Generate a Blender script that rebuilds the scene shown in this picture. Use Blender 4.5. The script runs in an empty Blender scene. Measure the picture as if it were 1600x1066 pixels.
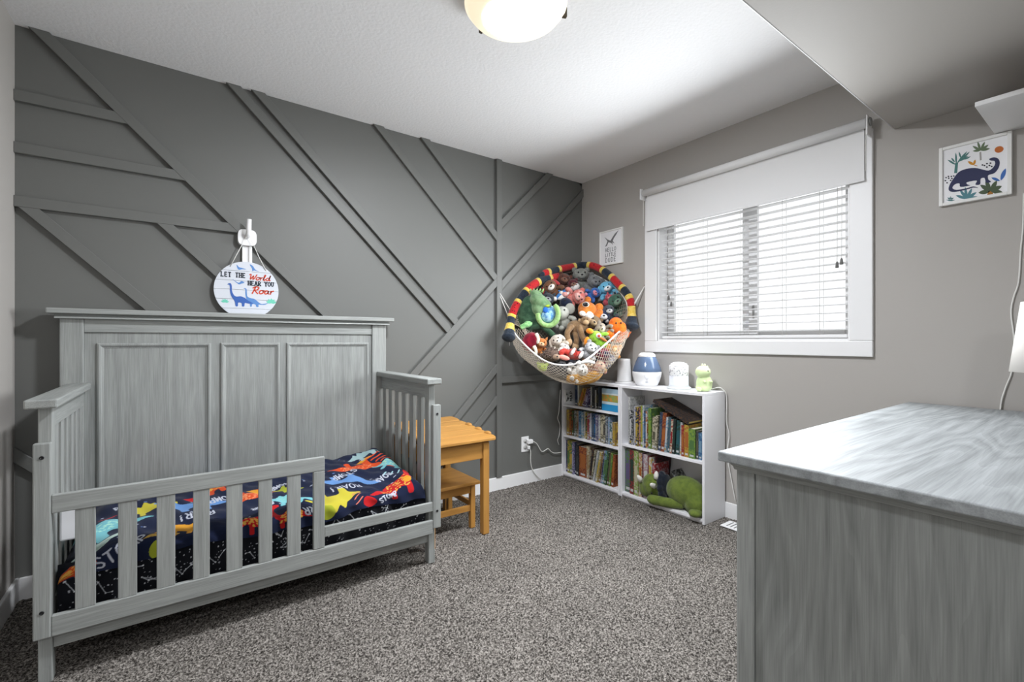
import bpy, bmesh, math, random
import numpy as np
from mathutils import Vector, Matrix, Euler
from mathutils.geometry import tessellate_polygon
random.seed(7); np.random.seed(7)
S = bpy.context.scene
COL = S.collection
# ------------------------------------------------------------------ camera
cd = bpy.data.cameras.new('camera'); cam = bpy.data.objects.new('camera', cd); COL.objects.link(cam)
cam.location = (0, 0, 1.099); cam.rotation_euler = (math.radians(90), 0, math.radians(-36.05))
cd.sensor_width = 36; cd.lens = 718.5 / 1600 * 36; cd.clip_start = .02
S.camera = cam
# ------------------------------------------------------------------ sky, daylight, exposure
w = bpy.data.worlds.new('overcast_sky'); S.world = w; w.use_nodes = True
bg = w.node_tree.nodes['Background']; bg.inputs[0].default_value = (.96, .98, 1, 1); bg.inputs[1].default_value = 0.31
# soft overcast daylight entering at the window plane
ld = bpy.data.lights.new('window_daylight', 'AREA'); ld.shape = 'RECTANGLE'; ld.size = .7; ld.size_y = 1.14
ld.energy = 10.5; ld.color = (.93, .97, 1); ld.spread = math.radians(165)
lo = bpy.data.objects.new('window_daylight', ld); COL.objects.link(lo)
lo.location = (2.69, 1.467, 1.5); lo.rotation_euler = (0, math.radians(75.5), 0)
LAMP_POWER = 95.0
S.view_settings.view_transform = 'Standard'; S.view_settings.look = 'None'; S.view_settings.gamma = 1
S.view_settings.use_curve_mapping = False; S.view_settings.exposure = 2.05
# ------------------------------------------------------------------ helpers
def lin(c):
    if isinstance(c, str):
        c = c.lstrip('#'); c = [int(c[i:i+2], 16) / 255 for i in (0, 2, 4)]
    return tuple(v / 12.92 if v <= .04045 else ((v + .055) / 1.055) ** 2.4 for v in c)
MATS = {}
def mat(name, col, rough=.6, spec=.3, noise=None, bump=None, metal=0, emit=None, sheen=0, coat=0, alpha=1, trans=0):
    if name in MATS: return MATS[name]
    m = bpy.data.materials.new(name); m.use_nodes = True; nt = m.node_tree; p = nt.nodes['Principled BSDF']
    c = lin(col); p.inputs['Base Color'].default_value = (*c, 1); p.inputs['Roughness'].default_value = rough
    p.inputs['Specular IOR Level'].default_value = spec; p.inputs['Metallic'].default_value = metal
    p.inputs['Sheen Weight'].default_value = sheen; p.inputs['Coat Weight'].default_value = coat
    p.inputs['Transmission Weight'].default_value = trans; p.inputs['Alpha'].default_value = alpha
    if emit: p.inputs['Emission Color'].default_value = (*lin(emit[0]), 1); p.inputs['Emission Strength'].default_value = emit[1]
    tc = nt.nodes.new('ShaderNodeTexCoord')
    if noise:
        sc, c2, lo_, hi_ = noise
        n = nt.nodes.new('ShaderNodeTexNoise'); n.inputs['Scale'].default_value = sc; n.inputs['Detail'].default_value = 3
        r = nt.nodes.new('ShaderNodeValToRGB'); r.color_ramp.elements[0].position = lo_; r.color_ramp.elements[1].position = hi_
        r.color_ramp.elements[0].color = (*c, 1); r.color_ramp.elements[1].color = (*lin(c2), 1)
        nt.links.new(tc.outputs['Object'], n.inputs['Vector']); nt.links.new(n.outputs['Fac'], r.inputs['Fac'])
        nt.links.new(r.outputs['Color'], p.inputs['Base Color'])
    if bump:
        sc, st = bump
        n = nt.nodes.new('ShaderNodeTexNoise'); n.inputs['Scale'].default_value = sc; n.inputs['Detail'].default_value = 4
        b = nt.nodes.new('ShaderNodeBump'); b.inputs['Strength'].default_value = st; b.inputs['Distance'].default_value = .004
        nt.links.new(tc.outputs['Object'], n.inputs['Vector']); nt.links.new(n.outputs['Fac'], b.inputs['Height'])
        nt.links.new(b.outputs['Normal'], p.inputs['Normal'])
    MATS[name] = m; return m
def wood(name, axis, dark, light, rough=.45, ring=9.0, fine=.5, big=1.6, line=.5, spec=.3):
    """stained timber, grain along axis 0/1/2: growth-ring contour lines over fine fibre"""
    m = bpy.data.materials.new(name); m.use_nodes = True; nt = m.node_tree; p = nt.nodes['Principled BSDF']; N = nt.nodes.new; K = nt.links.new
    tc = N('ShaderNodeTexCoord'); oi = N('ShaderNodeObjectInfo')
    off = N('ShaderNodeVectorMath'); off.operation = 'SCALE'; off.inputs[0].default_value = (7, 5, 9); K(oi.outputs['Random'], off.inputs['Scale'])
    ad = N('ShaderNodeVectorMath'); ad.operation = 'ADD'; K(tc.outputs['Object'], ad.inputs[0]); K(off.outputs[0], ad.inputs[1])
    def mp(s_along, s_cross):
        v = N('ShaderNodeMapping'); s = [s_cross] * 3; s[axis] = s_along; v.inputs['Scale'].default_value = s; K(ad.outputs[0], v.inputs['Vector']); return v
    def mth(op, a_, b_=None, c_=None):
        n = N('ShaderNodeMath'); n.operation = op
        for i, q in enumerate((a_, b_, c_)):
            if q is None: continue
            if isinstance(q, (int, float)): n.inputs[i].default_value = q
            else: K(q, n.inputs[i])
        return n.outputs[0]
    def noise(mpn, det, dist=0):
        n = N('ShaderNodeTexNoise'); n.inputs['Scale'].default_value = 1; n.inputs['Detail'].default_value = det; n.inputs['Distortion'].default_value = dist; K(mpn.outputs[0], n.inputs['Vector']); return n.outputs['Fac']
    a = noise(mp(big, big * 7), 3.2, .3)
    saw = mth('FRACT', mth('MULTIPLY', a, ring))                      # growth rings: slow fade then a sharp late-wood line
    late = mth('POWER', mth('PINGPONG', mth('MULTIPLY', a, ring), .5), 1.6)
    f = noise(mp(9, 330), 3); g = noise(mp(2.0, 42), 2)
    v = mth('MULTIPLY_ADD', late, -line, mth('MULTIPLY_ADD', saw, -line * .18, mth('MULTIPLY_ADD', f, fine, mth('MULTIPLY_ADD', g, .6, .55 - fine * .5 - .3))))
    r = N('ShaderNodeValToRGB'); e = r.color_ramp.elements; e[0].position = .0; e[1].position = .85
    e[0].color = (*lin(dark), 1); e[1].color = (*lin(light), 1); K(v, r.inputs['Fac']); K(r.outputs['Color'], p.inputs['Base Color'])
    b = N('ShaderNodeBump'); b.inputs['Strength'].default_value = .1; b.inputs['Distance'].default_value = .002; K(v, b.inputs['Height']); K(b.outputs[0], p.inputs['Normal'])
    p.inputs['Roughness'].default_value = rough; p.inputs['Specular IOR Level'].default_value = spec
    MATS[name] = m; return m
class MB:
    def __init__(s): s.v = []; s.f = []; s.mi = []; s.sm = []
    def add(s, vs, fs, mi=0, smooth=False, M=None):
        o = len(s.v)
        s.v += [tuple(M @ Vector(q)) for q in vs] if M is not None else [tuple(q) for q in vs]
        for f in fs: s.f.append(tuple(i + o for i in f)); s.mi.append(mi); s.sm.append(smooth)
        return s
    def box(s, x0, x1, y0, y1, z0, z1, mi=0, M=None):
        v = [(x, y, z) for z in (z0, z1) for y in (y0, y1) for x in (x0, x1)]
        return s.add(v, [(0, 2, 3, 1), (4, 5, 7, 6), (0, 1, 5, 4), (2, 6, 7, 3), (0, 4, 6, 2), (1, 3, 7, 5)], mi, False, M)
    def tube(s, pts, r, n=8, mi=0, M=None, closed=False):
        P = [Vector(p) for p in pts]; m = len(P); rs = r if isinstance(r, (list, tuple)) else [r] * m
        vs = []; up = None
        for i, p in enumerate(P):
            t = (P[(i + 1) % m] - P[i - 1]) if closed else (P[min(i + 1, m - 1)] - P[max(i - 1, 0)])
            t.normalize()
            if up is None: up = Vector((0, 0, 1)) if abs(t.z) < .9 else Vector((1, 0, 0))
            a = t.cross(up).normalized(); b = a.cross(t).normalized(); up = b
            for k in range(n):
                q = 2 * math.pi * k / n; vs.append(p + a * (rs[i] * math.cos(q)) + b * (rs[i] * math.sin(q)))
        fs = []
        for i in range(m if closed else m - 1):
            j = (i + 1) % m
            for k in range(n): fs.append((i * n + k, i * n + (k + 1) % n, j * n + (k + 1) % n, j * n + k))
        if not closed: fs += [tuple(range(n))[::-1], tuple((m - 1) * n + k for k in range(n))]
        return s.add(vs, fs, mi, n > 4, M)
    def lathe(s, prof, n=28, c=(0, 0, 0), mi=0, M=None, sx=1, sy=1, smooth=True):
        vs = []; fs = []; m = len(prof)
        for r, z in prof:
            for k in range(n):
                q = 2 * math.pi * k / n; vs.append((c[0] + r * math.cos(q) * sx, c[1] + r * math.sin(q) * sy, c[2] + z))
        for i in range(m - 1):
            for k in range(n): fs.append((i * n + k, i * n + (k + 1) % n, (i + 1) * n + (k + 1) % n, (i + 1) * n + k))
        fs += [tuple(range(n))[::-1], tuple((m - 1) * n + k for k in range(n))]
        return s.add(vs, fs, mi, smooth, M)
    def ell(s, c, r, rot=(0, 0, 0), nu=16, nv=10, mi=0, M=None):
        R_ = Euler(rot).to_matrix(); r = (r, r, r) if not isinstance(r, (tuple, list)) else r
        vs = [(0, 0, 1)]; fs = []
        for i in range(1, nv):
            a = math.pi * i / nv
            for k in range(nu):
                b = 2 * math.pi * k / nu; vs.append((math.sin(a) * math.cos(b), math.sin(a) * math.sin(b), math.cos(a)))
        vs.append((0, 0, -1)); L_ = len(vs) - 1
        for k in range(nu):
            fs.append((0, 1 + k, 1 + (k + 1) % nu)); o = 1 + (nv - 2) * nu; fs.append((L_, o + (k + 1) % nu, o + k))
        for i in range(nv - 2):
            for k in range(nu):
                a = 1 + i * nu + k; b = 1 + i * nu + (k + 1) % nu; fs.append((a, a + nu, b + nu, b))
        vs = [Vector(c) + R_ @ Vector((q[0] * r[0], q[1] * r[1], q[2] * r[2])) for q in vs]
        return s.add(vs, fs, mi, True, M)
    def prism(s, poly, h0, h1, fr, mi=0):
        """2-D outline extruded from h0 to h1 in frame fr(a,b,h)"""
        n = len(poly)
        ar = sum(poly[i][0] * poly[(i + 1) % n][1] - poly[(i + 1) % n][0] * poly[i][1] for i in range(n))
        if ar < 0: poly = poly[::-1]
        vs = [fr(a, b, h1) for a, b in poly] + [fr(a, b, h0) for a, b in poly]
        tri = tessellate_polygon([[Vector((a, b, 0)) for a, b in poly]])
        fs = []
        for t in tri:
            (ax, ay), (bx, by), (cx, cy) = [poly[i] for i in t]
            t = t if (bx - ax) * (cy - ay) - (cx - ax) * (by - ay) > 0 else t[::-1]
            fs.append(tuple(t)); fs.append(tuple(n + i for i in t[::-1]))
        for i in range(n): j = (i + 1) % n; fs.append((i, n + i, n + j, j))
        return s.add(vs, fs, mi)
    def stroke(s, pts, wd, fr, h=.0006, mi=0):
        """flat ribbon along a 2-D polyline"""
        P = [Vector(p) for p in pts]; L_ = []; R_ = []
        for i, p in enumerate(P):
            t = P[min(i + 1, len(P) - 1)] - P[max(i - 1, 0)]
            if t.length < 1e-9: t = Vector((1, 0))
            t.normalize(); nn = Vector((-t.y, t.x)) * wd / 2
            if i == 0: p = p - t * wd * .3
            if i == len(P) - 1: p = p + t * wd * .3
            L_.append(p + nn); R_.append(p - nn)
        return s.prism([tuple(q) for q in L_ + R_[::-1]], 0, h, fr, mi) if len(P) == 2 else s._rib(L_, R_, fr, h, mi)
    def _rib(s, L_, R_, fr, h, mi):
        n = len(L_); vs = [fr(p.x, p.y, h) for p in L_] + [fr(p.x, p.y, h) for p in R_]
        return s.add(vs, [(i, n + i, n + i + 1, i + 1) for i in range(n - 1)], mi)
    def build(s, name, m, parent=None, local=False, bevel=0, seg=2, subd=0, remesh=0):
        me = bpy.data.meshes.new(name); off = Vector((0, 0, 0))
        if parent is not None and not local:
            q = parent
            while q is not None: off = off + q.location; q = q.parent
        me.from_pydata([tuple(Vector(q) - off) for q in s.v], [], s.f)
        for mm in (m if isinstance(m, (list, tuple)) else [m]): me.materials.append(mm)
        me.polygons.foreach_set('material_index', s.mi); me.polygons.foreach_set('use_smooth', s.sm); me.update()
        o = bpy.data.objects.new(name, me); COL.objects.link(o); o.parent = parent
        if remesh:
            d_ = o.modifiers.new('remesh', 'REMESH'); d_.mode = 'VOXEL'; d_.voxel_size = remesh; d_.use_smooth_shade = True
            d_ = o.modifiers.new('smooth', 'SMOOTH'); d_.iterations = 4; d_.factor = .5
        if bevel:
            b = o.modifiers.new('bevel', 'BEVEL'); b.width = bevel; b.segments = seg; b.limit_method = 'ANGLE'; b.angle_limit = math.radians(40); b.harden_normals = False
        if subd:
            b = o.modifiers.new('subdivision', 'SUBSURF'); b.levels = subd; b.render_levels = subd
        return o
def tag(o, label=None, cat=None, group=None, kind=None):
    if label: o['label'] = label
    if cat: o['category'] = cat
    if group: o['group'] = group
    if kind: o['kind'] = kind
    return o
def thing(name, label, cat, loc=(0, 0, 0), rot=(0, 0, 0), group=None):
    o = bpy.data.objects.new(name, None); COL.objects.link(o); o.location = loc; o.rotation_euler = rot; o.empty_display_size = .05
    return tag(o, label, cat, group)
def bxp(name, m, par, x0, x1, y0, y1, z0, z1, bevel=.003, seg=2): return MB().box(x0, x1, y0, y1, z0, z1).build(name, m, par, bevel=bevel, seg=seg)
def struct(o): o['kind'] = 'structure'; return o
def frame(o, u, v):
    o = Vector(o); u = Vector(u).normalized(); v = Vector(v).normalized(); n = u.cross(v)
    return lambda a, b, h=0: tuple(o + u * a + v * b + n * h)
def smooth_loop(pts, k=5, closed=True):
    P = [Vector(p) for p in pts]; n = len(P); out = []
    for i in range(n if closed else n - 1):
        if closed: a, b, c, d_ = P[i - 1], P[i], P[(i + 1) % n], P[(i + 2) % n]
        else: a, b, c, d_ = P[max(i - 1, 0)], P[i], P[i + 1], P[min(i + 2, n - 1)]
        for j in range(k):
            t = j / k
            out.append(tuple(.5 * ((2 * b) + (c - a) * t + (2 * a - 5 * b + 4 * c - d_) * t * t + (3 * b - a - 3 * c + d_) * t ** 3)))
    if not closed: out.append(tuple(P[-1]))
    return out
def petal(cx, cy, ln, wd, ang, n=6):
    out = []
    for i in range(2 * n):
        t = i / n
        a, b = (t, math.sin(math.pi * t) ** .8) if t <= 1 else (2 - t, -math.sin(math.pi * (2 - t)) ** .8)
        out.append((cx + math.cos(ang) * a * ln - math.sin(ang) * b * wd / 2, cy + math.sin(ang) * a * ln + math.cos(ang) * b * wd / 2))
    return out
def oval(cx, cy, rx, ry, n=18, ang=0):
    c, s_ = math.cos(ang), math.sin(ang)
    return [(cx + rx * math.cos(q) * c - ry * math.sin(q) * s_, cy + rx * math.cos(q) * s_ + ry * math.sin(q) * c) for q in [2 * math.pi * i / n for i in range(n)]]
GL = {  # stroke letters in a 0.62 x 1 cell
 'A': [[(0, 0), (.3, 1)], [(.3, 1), (.6, 0)], [(.12, .35), (.48, .35)]], 'C': [smooth_loop([(.58, .82), (.3, 1), (.03, .7), (.03, .3), (.3, 0), (.58, .18)], 4, False)],
 'D': [[(.06, 0), (.06, 1)], smooth_loop([(.06, 1), (.4, .93), (.57, .5), (.4, .07), (.06, 0)], 4, False)],
 'E': [[(.06, 0), (.06, 1)], [(.06, 1), (.54, 1)], [(.06, .52), (.44, .52)], [(.06, 0), (.54, 0)]], 'G': [smooth_loop([(.58, .82), (.3, 1), (.03, .6), (.1, .1), (.4, 0), (.58, .2), (.58, .45)], 4, False), [(.36, .45), (.6, .45)]],
 'H': [[(.06, 0), (.06, 1)], [(.56, 0), (.56, 1)], [(.06, .5), (.56, .5)]], 'I': [[(.3, 0), (.3, 1)]], 'L': [[(.06, 1), (.06, 0)], [(.06, 0), (.54, 0)]],
 'M': [[(.04, 0), (.08, 1)], [(.08, 1), (.32, .35)], [(.32, .35), (.56, 1)], [(.56, 1), (.6, 0)]], 'O': [smooth_loop([(.3, 1), (.03, .72), (.03, .28), (.3, 0), (.57, .28), (.57, .72), (.3, 1)], 4, False)],
 'P': [[(.06, 0), (.06, 1)], smooth_loop([(.06, 1), (.42, .97), (.56, .74), (.4, .5), (.06, .48)], 4, False)], 'R': [[(.06, 0), (.06, 1)], smooth_loop([(.06, 1), (.42, .97), (.56, .74), (.4, .5), (.06, .48)], 4, False), [(.3, .48), (.58, 0)]],
 'S': [smooth_loop([(.54, .85), (.3, 1), (.06, .8), (.2, .55), (.45, .42), (.56, .2), (.3, 0), (.04, .15)], 4, False)], 'T': [[(.3, 0), (.3, 1)], [(.02, 1), (.58, 1)]],
 'U': [smooth_loop([(.06, 1), (.06, .3), (.3, 0), (.54, .3), (.54, 1)], 4, False)], 'Y': [[(.02, 1), (.3, .45)], [(.58, 1), (.3, .45)], [(.3, .45), (.3, 0)]],
 'W': [[(.02, 1), (.16, 0)], [(.16, 0), (.3, .7)], [(.3, .7), (.44, 0)], [(.44, 0), (.6, 1)]], '!': [[(.3, .3), (.3, 1)], [(.3, 0), (.3, .06)]], 'N': [[(.06, 0), (.06, 1)], [(.06, 1), (.54, 0)], [(.54, 0), (.54, 1)]], ' ': []}
SERIF = {'A': [(0, 0), (.6, 0)], 'E': [], 'H': [(.06, 0), (.06, 1), (.56, 0), (.56, 1)], 'L': [(.06, 1), (.06, 0)], 'R': [(.06, 0), (.58, 0)], 'T': [(.3, 0)], 'U': [(.06, 1), (.54, 1)], 'Y': [(.02, 1), (.58, 1), (.3, 0)]}
def text_lines(txt, x, y, hgt, wid=None, gap=.2, serif=False):
    adv = .62 + gap; sx = hgt if wid is None else wid / (len(txt) * adv - gap)
    out = []
    for i, ch in enumerate(txt):
        for pl in GL[ch]: out.append([(x + (i * adv + a) * sx, y + b * hgt) for a, b in pl])
        if serif:
            for a, b in SERIF.get(ch, []): out.append([(x + (i * adv + a - .13) * sx, y + b * hgt), (x + (i * adv + a + .13) * sx, y + b * hgt)])
    return out
# ------------------------------------------------------------------ materials
ACC = mat('charcoal_wall_paint', '#696a67', .52, .42, bump=(40, .03))
GREIGE = mat('greige_wall_paint', '#aeaaa5', .6, .3, bump=(120, .06))
CEIL = mat('textured_white_ceiling', '#f0f0f1', .85, .2, bump=(70, .5))
WHITE = mat('white_trim_paint', '#ececec', .4, .4)
WHITEP = mat('white_plastic', '#eeeeee', .35, .45)
MEL = mat('white_melamine', '#ebebee', .4, .4)
GX, GY, GZ = [wood('grey_stained_wood_' + 'xyz'[i], i, '#6a6d6b', '#a9aca9', .48, 9, .75, .8, .2) for i in range(3)]
DTX = wood('grey_washed_top_wood', 0, '#6f7373', '#b4b8ba', .55, 16, .5, .55, .6, .15)
DEZ = wood('grey_washed_end_wood', 2, '#626563', '#a8aba8', .5, 18, .5, .6, .42)
PX, PY, PZ = [wood('honey_pine_' + 'xyz'[i], i, '#8f5f2a', '#c8954e', .42, 9, .3, .8, .25) for i in range(3)]
DARKM = mat('dark_bolt_metal', '#2a2a2c', .4, .5, metal=.6)
CHROME = mat('brushed_metal', '#b9b9b9', .3, .5, metal=1)
BRONZE = mat('bronze_clip', '#5b5346', .35, .5, metal=.8)
# ------------------------------------------------------------------ room shell
W, D, LX, FY, CZ = 2.785, 2.816, -.557, -1.3, 2.44
# carpet: relief mesh, tufts as real height
def carpet():
    x0, x1, y0, y1, st = LX, W, -.2, D, .0065
    nx = int((x1 - x0) / st); ny = int((y1 - y0) / st)
    xs = np.linspace(x0, x1, nx); ys = np.linspace(y0, y1, ny)
    X_, Y_ = np.meshgrid(xs, ys); h = np.random.rand(ny, nx)
    h = (h + .6 * np.roll(h, 1, 0) + .6 * np.roll(h, 1, 1)) / 2.2
    Zz = -.009 + h * .014
    X_ = X_ + (np.random.rand(ny, nx) - .5) * .004; Y_ = Y_ + (np.random.rand(ny, nx) - .5) * .004
    v = np.stack([X_, Y_, Zz], -1).reshape(-1, 3)
    i = np.arange(ny * nx).reshape(ny, nx)
    f = np.stack([i[:-1, :-1], i[:-1, 1:], i[1:, 1:], i[1:, :-1]], -1).reshape(-1, 4)
    me = bpy.data.meshes.new('floor'); me.vertices.add(len(v)); me.vertices.foreach_set('co', v.ravel())
    me.loops.add(f.size); me.loops.foreach_set('vertex_index', f.ravel().astype(np.int32))
    me.polygons.add(len(f)); me.polygons.foreach_set('loop_start', np.arange(0, f.size, 4, dtype=np.int32)); me.polygons.foreach_set('loop_total', np.full(len(f), 4, dtype=np.int32))
    me.update(calc_edges=True)
    m = bpy.data.materials.new('grey_flecked_carpet'); m.use_nodes = True; nt = m.node_tree; p = nt.nodes['Principled BSDF']
    tc = nt.nodes.new('ShaderNodeTexCoord'); n = nt.nodes.new('ShaderNodeTexNoise'); n.inputs['Scale'].default_value = 140; n.inputs['Detail'].default_value = 2.5; n.inputs['Roughness'].default_value = .75
    r = nt.nodes.new('ShaderNodeValToRGB'); e = r.color_ramp.elements; e[0].position = .38; e[0].color = (*lin('#2c2926'), 1); e[1].position = .63; e[1].color = (*lin('#a9a39c'), 1)
    k = e.new(.5); k.color = (*lin('#6c6762'), 1)
    nt.links.new(tc.outputs['Object'], n.inputs['Vector']); nt.links.new(n.outputs['Fac'], r.inputs['Fac'])
    n2 = nt.nodes.new('ShaderNodeTexNoise'); n2.inputs['Scale'].default_value = 3.5; n2.inputs['Detail'].default_value = 2
    mx = nt.nodes.new('ShaderNodeMix'); mx.data_type = 'RGBA'; mx.blend_type = 'MULTIPLY'; mx.inputs[0].default_value = .35
    nt.links.new(tc.outputs['Object'], n2.inputs['Vector']); nt.links.new(r.outputs[0], mx.inputs[6]); nt.links.new(n2.outputs['Fac'], mx.inputs[7]); nt.links.new(mx.outputs[2], p.inputs['Base Color'])
    p.inputs['Roughness'].default_value = 1; p.inputs['Specular IOR Level'].default_value = .05
    me.materials.append(m)
    o = bpy.data.objects.new('floor', me); COL.objects.link(o); struct(o); tag(o, 'grey flecked cut pile carpet across the bedroom floor')
    s = MB().box(LX - .1, W + .14, FY - .1, D + .1, -.12, -.02).box(LX, W, FY, -.2, -.02, -.003).build('floor', m); struct(s); tag(s, 'carpeted floor slab under and behind the photographer')
carpet()
tag(struct(MB().box(LX - .1, W + .14, FY - .1, D + .1, CZ, CZ + .1).build('ceiling', CEIL)), 'white textured bedroom ceiling')
sof = tag(struct(MB().box(LX, W, FY, .705, 2.116, CZ).build('ceiling_bulkhead', GREIGE, bevel=.003)), 'greige painted dropped bulkhead across the ceiling at upper right')
MB().tube([(LX + .01, .705, 2.1165), (W - .01, .705, 2.1165)], .0022, 6).build('corner_bead', WHITE, sof)
wb = tag(struct(MB().box(LX - .1, W + .14, D, D + .1, -.1, CZ).build('wall_back', ACC)), 'charcoal accent wall with angled battens')
tag(struct(MB().box(LX - .1, LX, FY, D, -.1, CZ).build('wall_left', GREIGE)), 'greige side wall at the left edge')
tag(struct(MB().box(LX - .1, W + .14, FY - .1, FY, -.1, CZ).build('wall_front', GREIGE)), 'greige wall behind the photographer')
OY0, OY1, OZ0, OZ1 = .883, 2.05, 1.10, 2.06
wr = MB()
wr.box(W, W + .14, FY, OY0, -.1, CZ).box(W, W + .14, OY1, D, -.1, CZ).box(W, W + .14, OY0, OY1, -.1, OZ0).box(W, W + .14, OY0, OY1, OZ1, CZ)
tag(struct(wr.build('wall_right', GREIGE)), 'greige wall with the window')
# battens, clipped to the wall and to each other
def clip(poly, a, b, c):
    out = []
    for i in range(len(poly)):
        p, q = poly[i], poly[(i + 1) % len(poly)]; dp = a * p[0] + b * p[1] - c; dq = a * q[0] + b * q[1] - c
        if dp <= 0: out.append(p)
        if (dp < 0 < dq) or (dq < 0 < dp): t = dp / (dp - dq); out.append((p[0] + (q[0] - p[0]) * t, p[1] + (q[1] - p[1]) * t))
    return out
BW, BT = .046, .022
frw = frame((0, D, 0), (1, 0, 0), (0, 0, 1))
def batten(p, q, clips=()):
    p = Vector(p); q = Vector(q); t = (q - p).normalized(); n = Vector((-t.y, t.x)) * BW / 2; p = p - t * .06; q = q + t * .06
    poly = [tuple(p + n), tuple(q + n), tuple(q - n), tuple(p - n)]
    for c in [(-1, 0, -LX), (1, 0, W), (0, 1, CZ), (0, -1, -.092)] + list(clips): poly = clip(poly, *c)
    MB().prism(poly, 0, BT, frw).build('batten', ACC, wb, bevel=.0015, seg=1)
s2 = math.sqrt(2); hw = BW / 2
VL, VR = 1.921 - hw, 1.921 + hw
def left_of_J(): return (1, -1, .365 - hw * s2)      # stay on the upper-left side of batten J (z = x - .365)
def below(sum_): return (1, 1, sum_ - hw * s2)
batten((-.5, 2.458), (1.16, .798), [left_of_J()])                        # A
for z, xe in ((2.137, -.2), (1.917, .02), (1.69, .25)): batten((LX, z), (xe, z), [below(1.958)])
lowB3 = (0, 1, 1.69 - hw)
batten((-.54, 1.695), (.76, .395), [lowB3, left_of_J()])
batten((-.09, 1.71), (.99, .63), [lowB3, left_of_J()])
batten((LX, .621), (-.05, .114))
batten((.22, 2.456), (1.52, 1.156), [left_of_J()])
batten((.34, 2.45), (1.57, 1.22), [left_of_J()])
batten((.99, 2.459), (1.9, 1.549), [left_of_J(), (1, 0, VL)])
batten((1.31, 2.455), (1.93, 1.835), [(1, 0, VL)])
batten((1.921, CZ), (1.921, .09))
batten((1.95, 1.975), (2.44, 2.465), [(-1, 0, -VR)])
batten((1.95, 1.52), (2.785, 2.355), [(-1, 0, -VR)])
batten((1.921, 1.556), (.45, .085), [(1, 0, VL)])
batten((1.921, .921), (1.08, .08), [(1, 0, VL)])
batten((1.921, .685), (1.3, .064), [(1, 0, VL)])
batten((1.9, .81), (2.785, .81), [(-1, 0, -VR)])
tag(struct(bxp('baseboard_back', WHITE, None, LX + .014, W, D - .014, D, -.01, .092)), 'white baseboard along the charcoal wall')
tag(struct(bxp('baseboard_left', WHITE, None, LX, LX + .014, FY + .014, D, -.01, .092)), 'white baseboard along the left wall')
tag(struct(bxp('baseboard_right', WHITE, None, W - .014, W, FY + .014, D - .014, -.01, .092)), 'white baseboard under the window')
tag(struct(bxp('baseboard_front', WHITE, None, LX + .014, W - .014, FY, FY + .014, -.01, .092)), 'white baseboard behind the photographer')
cv = MB().prism([(0, 0), (.05, 0), (.03, -.008), (.012, -.024), (0, -.036)], 0, D - .705, frame((W, D, CZ), (-1, 0, 0), (0, 0, 1)))
tag(struct(cv.build('trim_1', CEIL)), 'small cove strip where ceiling meets window wall')
# ------------------------------------------------------------------ window
wn = thing('window_1', 'sliding window with wide white casing', 'window', (W, 1.467, 1.02)); wn['kind'] = 'structure'
cx0, cx1 = W - .02, W
bxp('casing', WHITE, wn, cx0, cx1, .785, 2.15, 1.02, OZ0 + .0, .004)
bxp('casing', WHITE, wn, cx0, cx1, .785, OY0, OZ0, 2.15, .004)
bxp('casing', WHITE, wn, cx0, cx1, OY1, 2.15, OZ0, 2.15, .004)
bxp('casing', WHITE, wn, cx0, cx1, OY0, OY1, OZ1, 2.15, .004)
bxp('reveal', WHITE, wn, W, W + .095, OY0, OY0 + .012, OZ0, OZ1, .001)
bxp('reveal', WHITE, wn, W, W + .095, OY1 - .012, OY1, OZ0, OZ1, .001)
bxp('sill', WHITE, wn, W, W + .095, OY0 + .012, OY1 - .012, OZ0, OZ0 + .012, .001)
bxp('reveal', WHITE, wn, W, W + .095, OY0 + .012, OY1 - .012, OZ1 - .012, OZ1, .001)
VIN = mat('vinyl_sash', '#e4e4e4', .4, .4)
def sash(y0, y1, x0, x1, nm):
    m = MB(); t = .052
    m.box(x0, x1, y0, y0 + t, OZ0 + .012, OZ1 - .012).box(x0, x1, y1 - t, y1, OZ0 + .012, OZ1 - .012).box(x0, x1, y0 + t, y1 - t, OZ0 + .012, OZ0 + .06).box(x0, x1, y0 + t, y1 - t, OZ1 - .06, OZ1 - .012)
    o = m.build(nm, VIN, wn, bevel=.003)
    g = bpy.data.materials.get('window_glass')
    if g is None:
        g = bpy.data.materials.new('window_glass'); g.use_nodes = True; nt = g.node_tree; nt.nodes.remove(nt.nodes['Principled BSDF'])
        tr = nt.nodes.new('ShaderNodeBsdfTransparent'); gl = nt.nodes.new('ShaderNodeBsdfGlossy'); gl.inputs['Roughness'].default_value = .02
        mx = nt.nodes.new('ShaderNodeMixShader'); mx.inputs[0].default_value = .06
        nt.links.new(tr.outputs[0], mx.inputs[1]); nt.links.new(gl.outputs[0], mx.inputs[2]); nt.links.new(mx.outputs[0], nt.nodes['Material Output'].inputs[0])
    MB().box((x0 + x1) / 2 - .002, (x0 + x1) / 2 + .002, y0 + t - .004, y1 - t + .004, OZ0 + .056, OZ1 - .056).build('pane', g, o)
    return o
sash(1.40, OY1 - .012, W + .10, W + .125, 'sash'); so = sash(OY0 + .012, 1.505, W + .127, W + .15, 'sash')
MB().box(W + .094, W + .10, 1.415, 1.428, 1.24, 1.32).build('latch', CHROME, wn, bevel=.002)
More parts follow.
